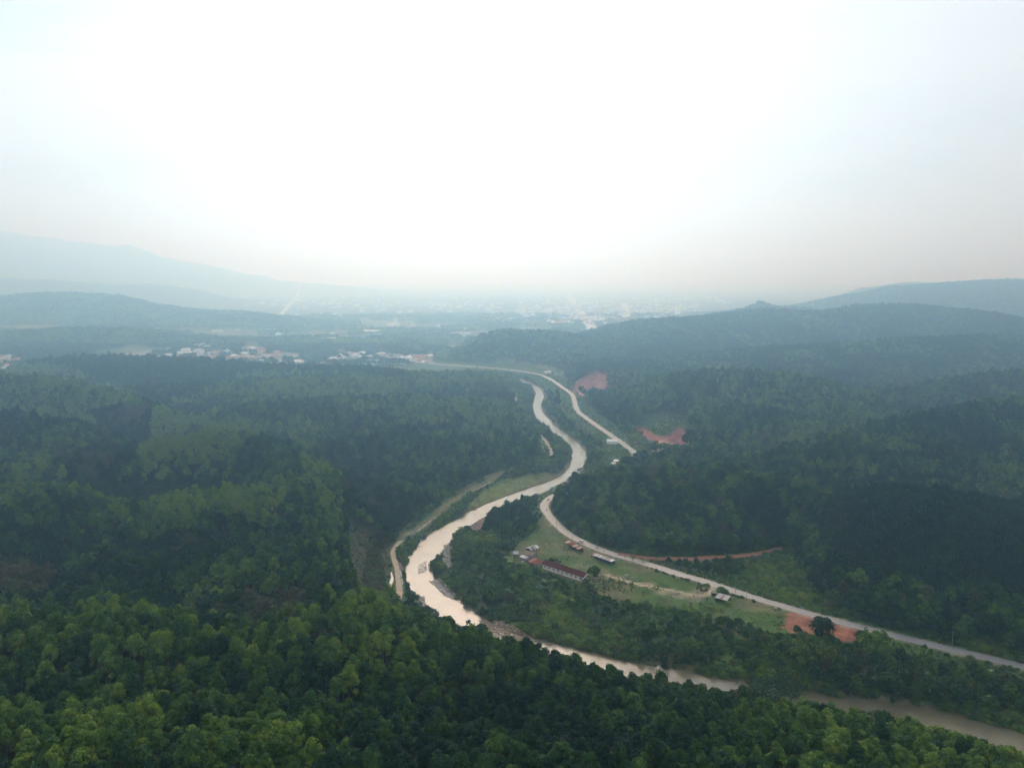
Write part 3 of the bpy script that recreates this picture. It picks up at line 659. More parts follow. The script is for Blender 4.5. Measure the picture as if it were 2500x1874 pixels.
TSZ = np.where(TSP > 7, .95, TS) * (.72 + .56 * rng.random(len(TX)))
TRZ = rng.random(len(TX)) * 6.283
DIST = np.sqrt(TX ** 2 + TY ** 2 + (TZ - CAMZ) ** 2)
TUc, TVc = proj(TX, TY, TZ + 9)
INVIEW = (TUc > 5) & (TUc < 2207) & (TVc < 1655)
USED = np.zeros(len(TX), bool)

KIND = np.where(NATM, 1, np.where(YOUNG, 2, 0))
def copy_thing(root_parts, name, loc, rz, scl, tone, dry, label, category, group):
    e = bpy.data.objects.new(name, None); COL.objects.link(e); e.location = loc; e.rotation_euler = (0, 0, rz); e.scale = scl
    e['label'] = label; e['category'] = category
    if group: e['group'] = group
    for pn, me in root_parts:
        o = bpy.data.objects.new(pn, me); COL.objects.link(o); o.parent = e; o['tone'] = float(tone); o['dry'] = float(dry)
    return e
def variants(kind, detail, n):
    out = []
    for i in range(n):
        cr, tb = tree_parts(kind, detail); out.append((('crown', crown_mesh('crown', *cr)), ('trunk', tb.mesh('trunk', M_BARK))))
    return out
def tone_word(t, d=0):
    if d > .3: return 'brown-tinged'
    return 'dark blue-green' if t < .2 else 'deep green' if t < .36 else 'mid green' if t < .52 else 'light green' if t < .7 else 'bright yellow-green'
def where_near(u, v):
    c = ['at left edge', 'near left edge', 'left quarter', 'left of centre', 'just left of centre', 'at centre', 'just right of centre', 'right of centre', 'right quarter', 'near right edge', 'at right edge'][int(np.clip(u / 201.1, 0, 10))]
    r = ['on the crest', 'under the crest', 'upper middle', 'lower middle', 'low down', 'near bottom', 'lowest row'][int(np.clip((v - 1330) / 47, 0, 6))]
    return c, r
def size_word(s): return 'small-crowned' if s < .9 else 'wide-crowned' if s > 1.1 else 'full-crowned'
# nearest rubber trees as things
V_RUB = variants('rubber', (2300, .33), 11)
cand = np.where(INVIEW & (KIND == 0))[0]; cand = cand[np.argsort(DIST[cand])][:300]
for i in cand:
    USED[i] = True; c, r = where_near(TUc[i], TVc[i])
    copy_thing(V_RUB[int(rng.integers(11))], 'rubber_tree', (TX[i], TY[i], TZ[i]), TRZ[i], (TS[i] * (.85 + .35 * float(rng.random())), TS[i] * (.85 + .35 * float(rng.random())), TSZ[i]), TONE[i], DRY[i],
               f'{size_word(TS[i])} {tone_word(TONE[i])} foreground rubber tree, {c}, {r}', 'tree', 'rubber trees of the near hillside plantation')
# forest trees of the wood inside the road bend
V_BRD = variants('broad', (1300, .50), 8)
vis = visible(TX, TY, TZ + 9, 8.0)
cand = np.where(INVIEW & (KIND == 1) & vis & (TY < 640) & (TU > 1100))[0]; cand = cand[np.argsort(DIST[cand])][:290]
for i in cand:
    USED[i] = True; u, v = TUc[i], TVc[i]
    w = 'by the road under young plantation' if v > 1215 else 'above the red dirt road' if v > 1150 else 'low on the wooded knoll' if v > 1110 else 'halfway up the wooded knoll' if v > 1065 else 'high on the wooded knoll' if v > 1025 else 'on the crest of the wooded knoll'
    side = ['river end', 'left part', 'left of its middle', 'middle', 'right of its middle', 'right part', 'plantation end'][int(np.clip((u - 1180) / 92, 0, 6))]
    if v > 1215: side = ['near the red track', 'left part', 'left of middle', 'middle', 'right of middle', 'right part', 'right end'][int(np.clip((u - 1600) / 88, 0, 6))]
    copy_thing(V_BRD[int(rng.integers(8))], 'forest_tree', (TX[i], TY[i], TZ[i]), TRZ[i], (TS[i], TS[i], TSZ[i]), TONE[i], DRY[i],
               f'{size_word(TS[i])} {tone_word(TONE[i], DRY[i])} forest tree {w}, {side}', 'tree', 'forest trees of the knoll and roadside wood')
DETAILS = (('near', NEAR, 0, 330), ('mid', MID, 330, 700), ('far', FAR, 700, 1500), ('vfar', VFAR, 1500, 9e9))
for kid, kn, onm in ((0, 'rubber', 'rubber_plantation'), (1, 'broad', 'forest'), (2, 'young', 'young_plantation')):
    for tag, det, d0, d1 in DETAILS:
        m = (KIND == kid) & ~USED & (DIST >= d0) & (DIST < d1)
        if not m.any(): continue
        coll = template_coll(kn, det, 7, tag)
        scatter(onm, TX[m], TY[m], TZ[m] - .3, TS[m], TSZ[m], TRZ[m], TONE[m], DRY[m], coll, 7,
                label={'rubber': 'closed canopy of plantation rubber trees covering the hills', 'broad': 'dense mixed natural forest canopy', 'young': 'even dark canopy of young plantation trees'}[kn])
print('TREES', len(TX), 'rubber', (KIND == 0).sum())

# ------------------------------------------------------------------ valley scrub
x, y, z = [np.concatenate(q) for q in zip(*[sector_points(a, b, s, .95) for a, b, s in ((200, 560, 2.5), (560, 1000, 3.6), (1000, 1400, 5.5))])]
u, v = proj(x, y, z); ins = inpoly(x, y, VALLEY)
brown = inpoly(u, v, Z_BROWN) & (y > 290) & (y < 520); cutg = inpoly(u, v, Z_CUT2G) & (y > 700) & (y < 1050)
dr, _ = pdist(x, y, RIVER)
mead = inpoly(u, v, Z_MEADOW) | inpoly(u, v, Z_STRIP) | inpoly(u, v, Z_PINK)
gravelz = [[(958, 1172), (975, 1165), (978, 1245), (966, 1234), (955, 1217)], [(902, 1220), (921, 1210), (923, 1234), (905, 1240)], [(926, 1250), (950, 1247), (984, 1281), (977, 1289), (955, 1277), (941, 1261)],
           [(1036, 1332), (1069, 1337), (1112, 1352), (1162, 1378), (1125, 1382), (1064, 1366), (1044, 1353)], [(903, 1282), (915, 1282), (925, 1310), (912, 1312)]]
ing = np.zeros(x.shape, bool)
for p in gravelz: ing |= inpoly(u, v, p)
dval, _ = pdist(x, y, VALLEY, closed=True); dpa, _ = pdist(x, y, PATH); skirt = ~ins & (dval < 13) & (y < 1000) & (dpa > 9)
keep = (ins | brown | cutg | skirt) & (dr > RW + 1.2) & clear_of(x, y, [(ROAD, 4.6), (REDRD, 4.2), (PATH, 3.6), (UPATH, 2.4), (NPATH, 2.4), (CANAL1, 2.0), (CANAL2, 2.0), (TERR, 1.6)])
keep &= ~ing & ~(inpoly(u, v, Z_REDPATCH) & (y < 420))
BUILT = [(1148, 1196, 13), (1165, 1212, 10), (1200, 1232, 9), (1235, 1243, 9), (1218, 1237, 9), (1258, 1250, 9), (1183, 1228, 8), (1232, 1176, 6), (1245, 1182, 6), (1285, 1200, 6), (1305, 1207, 6), (1320, 1212, 5), (1557, 1294, 7), (1323, 951, 12), (1331, 998, 6), (1342, 1005, 8), (1314, 1017, 6), (1188, 802, 10)]
for pu, pv, rr in BUILT:
    px, py = G(pu, pv); keep &= np.hypot(x - px, y - py) > rr
nz = fbm(x, y, 26, 3, 91)
dens = np.where(mead, .28 + .40 * (nz > .60), np.where(brown, .6, np.clip(.85 + (nz - .5) * 2.0, .5, 1)))
keep &= rng.random(len(x)) < dens
x, y, z, u, v, mead, brown, nz, cutg, skirt = [q[keep] for q in (x, y, z, u, v, mead, brown, nz, cutg, skirt)]
wood = inpoly(u, v, Z_BANKWOOD)
n = len(x); r1 = rng.random(n)
s = .45 + .75 * r1 ** 2.2 + .3 * (nz > .55) + wood * .25; s = np.where(mead, s * np.where(nz > .66, .42, .22), s); s = np.where(brown | cutg, s * .5, s)
s = np.where(skirt, np.maximum(s, .9) * 1.3, s); s *= np.where(y > 560, 1.25, 1) * np.where(y > 1000, 1.3, 1)
droad, _ = pdist(x, y, ROAD); s = np.where((y > 600) & (droad < 34) & ~skirt, s * .42, s); s = np.where((y < 600) & (droad < 15) & ~skirt, s * .55, s)
ton = np.clip(.50 + (nz - .5) * 1.2 + (rng.random(n) - .5) * .5 + mead * .1, .05, 1); dry = np.where(rng.random(n) < np.where(brown, .7, .13), .3 + .5 * rng.random(n), 0)
hs = s * (.7 + .5 * rng.random(n)); rz = rng.random(n) * 6.28
d = np.sqrt(x ** 2 + y ** 2 + CAMZ ** 2)
V_SHR = variants('shrub', (700, .36), 8)
vis = visible(x, y, z + 1.5, 9.0) & (u > 5) & (u < 2205) & (v < 1650)
cand = np.where(vis & ~mead & (s > .85))[0]; cand = cand[np.argsort(-(s * 1.9 / d)[cand])][:280]; used = np.zeros(n, bool)
def valley_place(u, v):
    if u < 1000: return ('on the river bank by the canal path' if v < 1170 else 'beside the canal path above the bend' if u < 890 else 'on the bar beside the river bend')
    if v < 880: return 'in the far narrow river valley'
    if v < 940: return 'between river and road below the first red cutting'
    if v < 1040: return 'left of the far river reach' if u < 1240 else 'between river and white tin sheds'
    if v < 1130: return 'on grassy bank above the river bend' if u < 1130 else 'at the tip of the road bend'
    if u < 1080: return 'on open scrub right of the river bar' + (' near its top' if v < 1230 else ' near its foot')
    if u < 1180: return 'around the tin sheds' if v < 1240 else 'in scrub below the tin sheds' if v < 1320 else 'above the driftwood bank'
    if v < 1215: return 'beside the road opposite the wooded knoll'
    if u < 1320: return 'just below the white school building' if v < 1310 else 'far below the school, near the river'
    if v < 1300: return 'on the verge between meadow and road' + (' at its left' if u < 1450 else ' at its right')
    if u < 1500: return 'on the upper slope under the meadow' if v < 1380 else 'on the lower slope by the brown river'
    if u < 1700: return 'on the slope left of the red patch' if v < 1400 else 'at the foot of that slope by the river'
    if u < 1900: return 'below the red earth patch' if v < 1430 else 'on the steep bank left of the bamboo'
    return 'in the bank wood under the road' if v < 1480 else 'low in the bank wood by the river'
for i in cand:
    used[i] = True; sw = 'big round' if s[i] > 1.35 else 'medium' if s[i] > 1.1 else 'small'
    copy_thing(V_SHR[int(rng.integers(8))], 'shrub', (x[i], y[i], z[i]), rz[i], (s[i], s[i], hs[i]), ton[i], dry[i],
               f'{sw} {tone_word(ton[i], dry[i])} shrub {valley_place(u[i], v[i])}', 'shrub', 'shrubs scattered over the valley floor')
m = ~used & (d < 520); scatter('undergrowth', x[m], y[m], z[m], s[m], hs[m], rz[m], ton[m], dry[m], template_coll('shrub', MID, 6, 'mid'), 6, label='tangled green undergrowth on the valley floor')
m = ~used & (d >= 520); scatter('undergrowth', x[m], y[m], z[m], s[m], hs[m], rz[m], ton[m], dry[m], template_coll('shrub', FAR, 6, 'far'), 6, label='undergrowth of the far valley')
print('SCRUB', n)

# valley trees: bushy broadleaf trees in the riverside wood and on the banks
VT = []
def add_tree_zone(poly, sp, smin, smax, tone0, prob=1.0, seed=0):
    P = np.array(poly, float); gx, gy = [], []
    W = GP(poly); xx, yy = np.meshgrid(np.arange(W[:, 0].min(), W[:, 0].max(), sp), np.arange(W[:, 1].min(), W[:, 1].max(), sp))
    xx = xx.ravel() + (rng.random(xx.size) - .5) * sp * .9; yy = yy.ravel() + (rng.random(yy.size) - .5) * sp * .9
    m = inpoly(xx, yy, W) & (rng.random(xx.size) < prob); xx, yy = xx[m], yy[m]
    dro, _ = pdist(xx, yy, ROAD); xx, yy = xx[(yy < 600) | (dro > 30)], yy[(yy < 600) | (dro > 30)]
    m = clear_of(xx, yy, [(ROAD, 6.5), (REDRD, 7), (PATH, 8), (CANAL1, 5), (UPATH, 5), (RIVER, RW + 3.5)])
    for pu, pv, rr in BUILT:
        px, py = G(pu, pv); m &= np.hypot(xx - px, yy - py) > rr + 2
    for a, b in zip(xx[m], yy[m]): VT.append((a, b, smin + (smax - smin) * rng.random(), np.clip(tone0 + rng.normal() * .16, .03, 1), .45 if rng.random() < .12 else 0.0))
add_tree_zone(Z_BRUSHWOOD, 6.5, .35, .8, .47, .6)
add_tree_zone(Z_BANKWOOD, 6.0, .55, .92, .34, .9)
add_tree_zone([(1150, 940), (1190, 1000), (1225, 1020), (1205, 960), (1180, 930)], 9, .5, .8, .4, .6)
add_tree_zone([(1195, 870), (1235, 870), (1250, 900), (1330, 960), (1365, 985), (1330, 1000), (1280, 960), (1230, 930), (1200, 905)], 8, .6, 1.0, .3, .7)
add_tree_zone([(1180, 830), (1225, 845), (1235, 880), (1190, 880)], 8, .6, 1.0, .25, .8)
add_tree_zone([(1060, 1110), (1160, 1075), (1165, 1105), (1150, 1140), (1080, 1160), (1050, 1150)], 7, .6, .95, .28, .75)
add_tree_zone([(900, 1190), (870, 1190), (865, 1300), (885, 1300), (880, 1240)], 7, .4, .75, .3, .8)
add_tree_zone([(870, 1160), (960, 1110), (1000, 1100), (940, 1150), (905, 1180)], 6.5, .35, .6, .28, .7)
add_tree_zone([(1070, 1010), (1150, 1000), (1185, 1010), (1150, 1030), (1080, 1035)], 7, .45, .75, .5, .8)
add_tree_zone([(1260, 975), (1340, 985), (1370, 1000), (1300, 1040), (1260, 1040)], 8, .5, .9, .33, .65)
add_tree_zone([(1120, 1255), (1290, 1275), (1320, 1330), (1300, 1390), (1200, 1360), (1100, 1320)], 9, .4, .75, .38, .5)
add_tree_zone([(1000, 1190), (1090, 1180), (1100, 1300), (1010, 1290)], 10, .35, .65, .42, .5)
add_tree_zone([(1330, 1185), (1560, 1212), (1650, 1240), (1560, 1245), (1400, 1213)], 6, .35, .6, .3, .8)
VT = np.array(VT); 
vz = H(VT[:, 0], VT[:, 1]); vu, vv = proj(VT[:, 0], VT[:, 1], vz + 4); vd = np.hypot(VT[:, 0], VT[:, 1]); order = np.argsort(vd)
cnt = 0
vvis = visible(VT[:, 0], VT[:, 1], vz + 8, 6.0); rest = []
for i in order:
    a, b, s_, t_, dd = VT[i]
    if vvis[i] and 0 < vu[i] < 2212 and vv[i] < 1658 and cnt < 260:
        cnt += 1; sw = 'tall' if s_ > .8 else 'mid-sized' if s_ > .6 else 'low'
        copy_thing(V_BRD[int(rng.integers(8))], 'bushy_tree', (a, b, vz[i] - .6), rng.random() * 6.28, (s_ * .95, s_ * .95, s_), t_, dd,
                   f'{sw} {tone_word(t_, dd)} bushy tree {valley_place(vu[i], vv[i])}', 'tree', 'bushy trees of the valley floor')
    else: rest.append(i)
if rest:
    q = VT[rest]; scatter('riverside_wood', q[:, 0], q[:, 1], vz[rest] - .6, q[:, 2], q[:, 2], rng.random(len(q)) * 6.28, q[:, 3], q[:, 4], template_coll('broad', MID, 7, 'mid'), 7, label='riverside woodland beyond the named trees')
print('VALLEY TREES', cnt, len(VT))
# ------------------------------------------------------------------ single plants of other kinds
def thing(name, label, category, loc, rz=0, scl=1, group=None):
    e = bpy.data.objects.new(name, None); COL.objects.link(e); e.location = loc; e.rotation_euler = (0, 0, rz); e.scale = (scl,) * 3 if not isinstance(scl, tuple) else scl
    e['label'] = label; e['category'] = category
    if group: e['group'] = group
    return e
def plant(name, label, category, base, parts, rz=0, scl=1, tone=.4, dry=0.0, group=None):
    e = thing(name, label, category, base, rz, scl, group)
    for pn, me in parts:
        o = link(pn, me, e); o['tone'] = float(tone); o['dry'] = float(dry)
    return e
def bamboo_parts(seed, n=34, h=13.0, spread=5.0, nl=95, leaf=.5):
    C = []; Nn = []; tb = MB()
    for k in range(n):
        a = rng.random() * 6.283; q = rng.random() ** .7; hh = h * (.7 + .3 * rng.random()); ox, oy = math.cos(a) * q * 1.1, math.sin(a) * q * 1.1
        pts = []
        for t in np.linspace(0, 1, 7):
            r = spread * q * t ** 2.2 + .3 * t; zz = hh * (t - .28 * q * t ** 3.2); pts.append(np.array([ox + math.cos(a) * r, oy + math.sin(a) * r, zz]))
        for p0, p1 in zip(pts[:4], pts[1:5]): tb.tube(p0, p1, .07, .05, 4)
        for _ in range(nl):
            t = .3 + .7 * rng.random() ** .7; i = min(5, int(t * 6)); f = t * 6 - i; p = pts[i] * (1 - f) + pts[i + 1] * f
            C.append(p + rng.normal(size=3) * np.array([.55, .55, .5])); d = np.array([math.cos(a), math.sin(a), .5]) + rng.normal(size=3) * .6; Nn.append(d / np.linalg.norm(d))
    C = np.array(C); cl = leaf_cloud(C, np.array(Nn), leaf * (.6 + .8 * rng.random(len(C))), 1.25)
    return (('foliage', crown_mesh('foliage', *cl)), ('culms', tb.mesh('culms', M_BARK)))
BAM = [bamboo_parts(i) for i in range(4)]
for (u, v, sc, tn, dr, lb) in [
    (1062, 1302, 1.15, .62, 0, 'tall feathery light green bamboo clump in scrub right of the river bend'),
    (1735, 1448, 1.25, .68, .2, 'olive green bamboo clump rising in front of the red earth patch'),
    (1792, 1452, 1.15, .62, .25, 'dull olive bamboo clump just right of the taller olive one'),
    (1887, 1428, 1.35, .78, 0, 'bright green bamboo clump hanging over the tarred road'),
    (1905, 1470, .7, .66, 0, 'small bright bamboo clump under the big bright one'),
    (1712, 1495, .65, .6, .35, 'small yellowish bamboo clump near the umbrella tree'),
    (592, 1388, 1.3, .6, .5, 'straw coloured bamboo clump in the gully behind the near hillside'),
    (640, 1402, .8, .5, .5, 'low straw coloured bamboo clump at the right end of the gully'),
    (35, 1318, 1.3, .55, .4, 'olive brown bamboo clump at the left edge behind the near hillside'),
    (95, 1322, 1.2, .55, .4, 'olive brown bamboo clump beside the one at the left edge'),
    (165, 1335, .8, .45, .35, 'smaller olive bamboo clump third from the left edge'),
    (262, 1082, .85, .5, 1.0, 'dead orange-brown bamboo clump in the dark valley of the left hills'),
    (1185, 948, .8, .4, .3, 'brown-green bamboo clump on the far river bank'),
    (1480, 1418, .8, .68, 0, 'yellow-green bamboo-like clump on the slope under the meadow')]:
    x, y, z = hit(u, v) if u < 700 else at(u, v)
    plant('bamboo_clump', lb, 'bamboo', (x, y, z), BAM[int(rng.integers(4))], rng.random() * 6, sc, tn, dr, 'bamboo clumps')
# umbrella shaped rain tree over the river
def rain_parts():
    C = []; Nn = []; tb = MB(); tb.tube((0, 0, -2), (0, 0, 2.5), .6, .5, 8)
    for k in range(26):
        a = k * 2.4; r = 12.5 * math.sqrt((k + .5) / 26); e = np.array([math.cos(a) * r, math.sin(a) * r * .8, 10.8 - r * .16 + rng.normal() * .35]); m = e * np.array([.45, .45, 0]) + np.array([0, 0, 6.3])
        tb.tube((0, 0, 2.2), m, .26, .15, 5); tb.tube(m, e, .15, .05, 4); n = 230; d = rng.normal(size=(n, 3)) * np.array([2.0, 2.0, .38]); C.append(e + d + np.array([0, 0, .4])); q = rng.normal(size=(n, 3)) * .5 + np.array([0, 0, 1.0]); Nn.append(q / np.linalg.norm(q, axis=1)[:, None])
    C = np.vstack(C); cl = leaf_cloud(C, np.vstack(Nn), .42 * (.6 + .7 * rng.random(len(C))))
    return (('crown', crown_mesh('crown', *cl)), ('trunk', tb.mesh('trunk', M_PALE_BARK)))
RAINP = rain_parts()
x, y, z = at(1672, 1528); plant('rain_tree', 'wide flat umbrella-crowned dark tree leaning over the brown river', 'tree', (x, y, z), RAINP, 0, .92, .2)
x, y, z = at(905, 1345); plant('rain_tree', 'spreading dark tree on the near bank at the widest river bend', 'tree', (x, y, z), RAINP, 1, .62, .16)
x, y, z = at(878, 1322); plant('rain_tree', 'flat-topped dark tree overhanging the end of the canal path', 'tree', (x, y, z), RAINP, 2, .42, .14)
# sparse and bare trees
def bare_parts(h=8, spread=4, nleaf=120, leaf=.3):
    tb = MB(); tips = []
    def grow(p, d, L_, r, k):
        e = p + d * L_; tb.tube(p, e, r, r * .6, 4)
        if k == 0: tips.append(e); return
        for _ in range(3):
            q = d + Vector(rng.normal(size=3)) * .5; q.z = abs(q.z) * .8 + .12; grow(e, q.normalized(), L_ * .66, r * .55, k - 1)
    grow(Vector((0, 0, -.5)), Vector((0, 0, 1)), h * .38, .2, 4)
    T = np.array([list(t) for t in tips]); C = np.repeat(T, max(1, nleaf // len(T) + 1), 0) + rng.normal(size=(len(T) * max(1, nleaf // len(T) + 1), 3)) * .4
    Nn = rng.normal(size=C.shape) + np.array([0, 0, .6]); Nn /= np.linalg.norm(Nn, axis=1)[:, None]
    return (('crown', crown_mesh('crown', *leaf_cloud(C, Nn, leaf * (.6 + .8 * rng.random(len(C)))))), ('trunk', tb.mesh('trunk', M_PALE_BARK)))
BARE = bare_parts(9, 4, 160, .22); SPARSE = bare_parts(9, 4, 900, .32)
DENSE = lobes_crown(10, 4.2, 7.5, 1.2, 2.2, 2600, .42, .95, .7); DENSE = (('crown', crown_mesh('crown', *DENSE)), ('trunk', limb_mesh(3, .25, 1.5).mesh('trunk', M_BARK)))
POINTED = lobes_crown(14, 3.6, 22, 2, 2.2, 3200, .5, 1.3, .4); POINTED = (('crown', crown_mesh('crown', *POINTED)), ('trunk', limb_mesh(8, .35, 1.5).mesh('trunk', M_BARK)))
TALLT = lobes_crown(9, 4.2, 7.0, 13, 2.2, 1800, .48, .9, .7); TALLT = (('crown', crown_mesh('crown', *TALLT)), ('trunk', limb_mesh(15, .28, 2.5).mesh('trunk', M_PALE_BARK)))
for (u, v, parts, sc, tn, dr, nm, lb) in [
    (1898, 1590, SPARSE, 1.25, .35, .35, 'sparse_tree', 'sparse see-through sapling standing against the brown river'),
    (1155, 1412, SPARSE, .7, .5, .3, 'sparse_tree', 'pale twiggy tree at the near bank by the narrow water'),
    (1517, 1287, SPARSE, .85, .62, .45, 'sparse_tree', 'thin yellowish-brown tree beside the gateway of the meadow'),
    (1214, 1252, BARE, .85, .4, .8, 'bare_tree', 'bare grey tree in front of the school wall'),
    (1172, 1318, BARE, .8, .4, .9, 'bare_tree', 'leafless brownish tree in the scrub under the school'),
    (1590, 1375, BARE, .7, .4, .8, 'bare_tree', 'leafless grey shrubby tree on the slope under the meadow'),
    (1870, 1482, BARE, 1.1, .4, .6, 'bare_tree', 'grey bare tree among the bank wood under the bright bamboo'),
    (2115, 1370, BARE, 1.3, .4, .5, 'bare_tree', 'pale bare trunk standing at the edge of the young plantation'),
    (1205, 1222, SPARSE, .6, .4, .9, 'bare_tree', 'rust-brown small tree behind the school roof'),
    (1557, 1285, DENSE, .62, .66, 0, 'round_tree', 'small round bright green tree behind the tin-roofed shack'),
    (1283, 1246, DENSE, .85, .42, 0, 'round_tree', 'bushy green tree at the right end of the school'),
    (1191, 1218, DENSE, .5, .36, 0, 'round_tree', 'low dark green tree behind the left half of the school'),
    (1775, 1376, DENSE, 1.3, .12, 0, 'round_tree', 'dense round dark tree on the red earth patch'),
    (1722, 1368, DENSE, .5, .35, 0, 'round_tree', 'small green tree on the left part of the red earth patch'),
    (1860, 1388, DENSE, .75, .14, 0, 'round_tree', 'dark round tree at the right corner of the red earth'),
    (1093, 1192, DENSE, .7, .15, 0, 'round_tree', 'very dark round tree left of the tin sheds'),
    (1130, 1150, DENSE, .95, .2, 0, 'round_tree', 'broad dark tree clump on the bank above the sheds'),
    (1148, 1136, DENSE, 1.05, .22, 0, 'round_tree', 'tall dark tree left of the bleached road bend'),
    (1204, 882, POINTED, 1.15, .05, 0, 'tall_dark_tree', 'tall blackish column-shaped tree between river and far road'),
    (1240, 1078, TALLT, 1.1, .3, 0, 'tall_tree', 'tall tree with a pale bare trunk at the knoll tip by the river'),
    (1038, 1372, DENSE, .75, .3, 0, 'round_tree', 'bushy tree breaking the skyline of the near hillside at the river'),
    (962, 1352, SPARSE, .6, .45, 0, 'sparse_tree', 'feathery treetop on the near bank against the bright water')]:
    x, y, z = at(u, v); plant(nm, lb, 'tree', (x, y, z), parts, rng.random() * 6, sc, tn, dr)
# landmark trees on far crests
x = (1645 - CU) * 2605 / (FPX * CP - (650 - CV) * SP)
for k, (dx, sc, w) in enumerate(((0, 3.3, 'largest spreading tree on the knoll top near the horizon'), (-26, 2.3, 'smaller tree left of the largest one on the far knoll'), (26, 2.2, 'smaller tree right of the largest one on the far knoll'))):
    plant('spreading_tree', w, 'tree', (x + dx, 2605, float(H(x + dx, 2605)) - 2), DENSE, k, (sc * 1.15, sc * 1.15, sc * .8), .2)
x, y, z = (-1330.0, 2490.0, 0)
xx = (256 - CU) / 1590 * 2990; plant('tall_tree', 'lone tall tree sticking up from the crest of the far left hill', 'tree', (xx, 2990, float(H(xx, 2990))), TALLT, 0, .95, .15)
xx = (222 - CU) / 1500 * 1240; plant('tall_tree', 'tall emergent tree on the dark ridge before the village', 'tree', (xx, 1240, float(H(xx, 1240))), TALLT, 0, 1.1, .1)
# bananas and palms
def banana_parts(n=9, L_=2.6):
    V = []; F = []; tb = MB(); tb.tube((0, 0, -.3), (0, 0, 2.2), .16, .1, 6)
    for k in range(n):
        a = k * 2.4 + rng.random() * .5; d = np.array([math.cos(a), math.sin(a), 0]); sd_ = np.array([-d[1], d[0], 0]); b0 = len(V)
        for t in np.linspace(0, 1, 5):
            c = np.array([0, 0, 2.1]) + d * L_ * t * .85 + np.array([0, 0, L_ * (.75 * t - .95 * t * t)]); w = .38 * math.sin(math.pi * (t * .88 + .08)); V += [c + sd_ * w, c - np.array([0, 0, .06]), c - sd_ * w]
        for i in range(4):
            q = b0 + 3 * i; F += [(q, q + 1, q + 4, q + 3), (q + 1, q + 2, q + 5, q + 4)]
    me = mesh('leaves', V, F, [M_LEAF]); at_ = me.attributes.new('lv', 'FLOAT', 'POINT'); at_.data.foreach_set('value', np.full(len(V), .6, np.float32)); return (('leaves', me), ('stem', tb.mesh('stem', M_BARK)))
BAN = [banana_parts() for _ in range(3)]; PALM = banana_parts(14, 3.4)
k = 0
for (cu, cv, n, sx, sy, w) in [(1262, 1268, 9, 26, 10, 'right below the school'), (1185, 1262, 5, 14, 8, 'below the left half of the school'), (1540, 1312, 5, 16, 5, 'beside the tin-roofed shack'), (1225, 1300, 6, 25, 12, 'in the scrub under the school'), (1100, 1215, 4, 8, 8, 'left of the tin sheds'), (1395, 1212, 4, 30, 3, 'between road and red track'), (1700, 1215, 3, 15, 8, 'near the end of the red track')]:
    for j in range(n):
        u = cu + rng.normal() * sx * .6; v = cv + rng.normal() * sy * .6; x, y, z = at(u, v); k += 1
        tn = .45 + .35 * rng.random(); sc = .8 + .6 * rng.random()
        plant('banana_plant', f"{'tall' if sc > 1.1 else 'low'} {'yellow-green' if tn > .65 else 'green'} banana plant {w}, {'left' if u < cu - sx * .25 else 'right' if u > cu + sx * .25 else 'middle'} of its stand", 'banana plant', (x, y, z), BAN[k % 3], rng.random() * 6, sc, tn, .3 if rng.random() < .2 else 0, 'banana plants')
x, y, z = at(1166, 1278); plant('palm_tree', 'small dark palm with drooping fronds in the scrub under the sheds', 'palm', (x, y, z), PALM, 0, 1.4, .25)
x, y, z = at(1302, 1262); plant('palm_tree', 'low grey-green palm among bushes right below the school end', 'palm', (x, y, z), PALM, 0, 1.2, .3)

# ------------------------------------------------------------------ buildings
M_WHITE = plain_mat('white_plaster', (.86, .85, .83), .85, .06, 1.2); M_DARKRED = plain_mat('dark_red_roof', (.085, .016, .022), .95, .25, .9)
M_RUST = plain_mat('rusty_tin', (.21, .06, .04), .95, .35, .9, col2=(.17, .045, .035)); M_TIN = plain_mat('pale_tin', (.42, .41, .41), .55, .2, .7, metal=.1)
M_OLDWOOD = plain_mat('weathered_board', (.30, .26, .22), .9, .25, 1.1); M_MIXTIN = plain_mat('patched_tin', (.36, .25, .21), .95, .4, .5, col2=(.20, .08, .06))
M_DARK = plain_mat('dark_wood', (.045, .038, .032), .9, .2, 2); M_BRICK = plain_mat('brick_plinth', (.36, .19, .14), .9, .2, 1.5); M_BLUETARP = plain_mat('blue_grey_tarp', (.33, .37, .44), .7, .2, .8)
M_GREYW = plain_mat('grey_block', (.30, .30, .31), .9, .2, 1.0); M_BLACK = plain_mat('black_rubber', (.02, .02, .02), .6, .1, 5); M_GLASS = plain_mat('dark_glass', (.03, .035, .04), .15, .1, 3)
M_STEEL = plain_mat('pole_concrete', (.36, .35, .34), .8, .15, 2); M_CARW = plain_mat('white_car_paint', (.75, .75, .76), .3, .03, 4); M_CARD = plain_mat('dark_car_paint', (.05, .06, .075), .3, .05, 4); M_SKIN = plain_mat('skin', (.30, .18, .12), .6, .05, 4); M_SHIRT = plain_mat('shirt_cloth', (.16, .2, .32), .9, .1, 4)
M_TERRA = plain_mat('terracotta_roof', (.42, .19, .13), .85, .2, .3); M_BLUEROOF = plain_mat('blue_tin_roof', (.22, .32, .42), .6, .15, .3); M_GREYROOF = plain_mat('grey_roof', (.28, .27, .26), .85, .2, .3); M_WHITEROOF = plain_mat('white_roof', (.66, .66, .65), .6, .08, .3); M_CREAM = plain_mat('cream_wall', (.62, .56, .46), .9, .1, .5); M_GOLD = plain_mat('gilded_stupa', (.72, .62, .38), .5, .1, .5)
M_DEBRIS = plain_mat('pale_debris', (.62, .58, .50), .95, .2, 2)
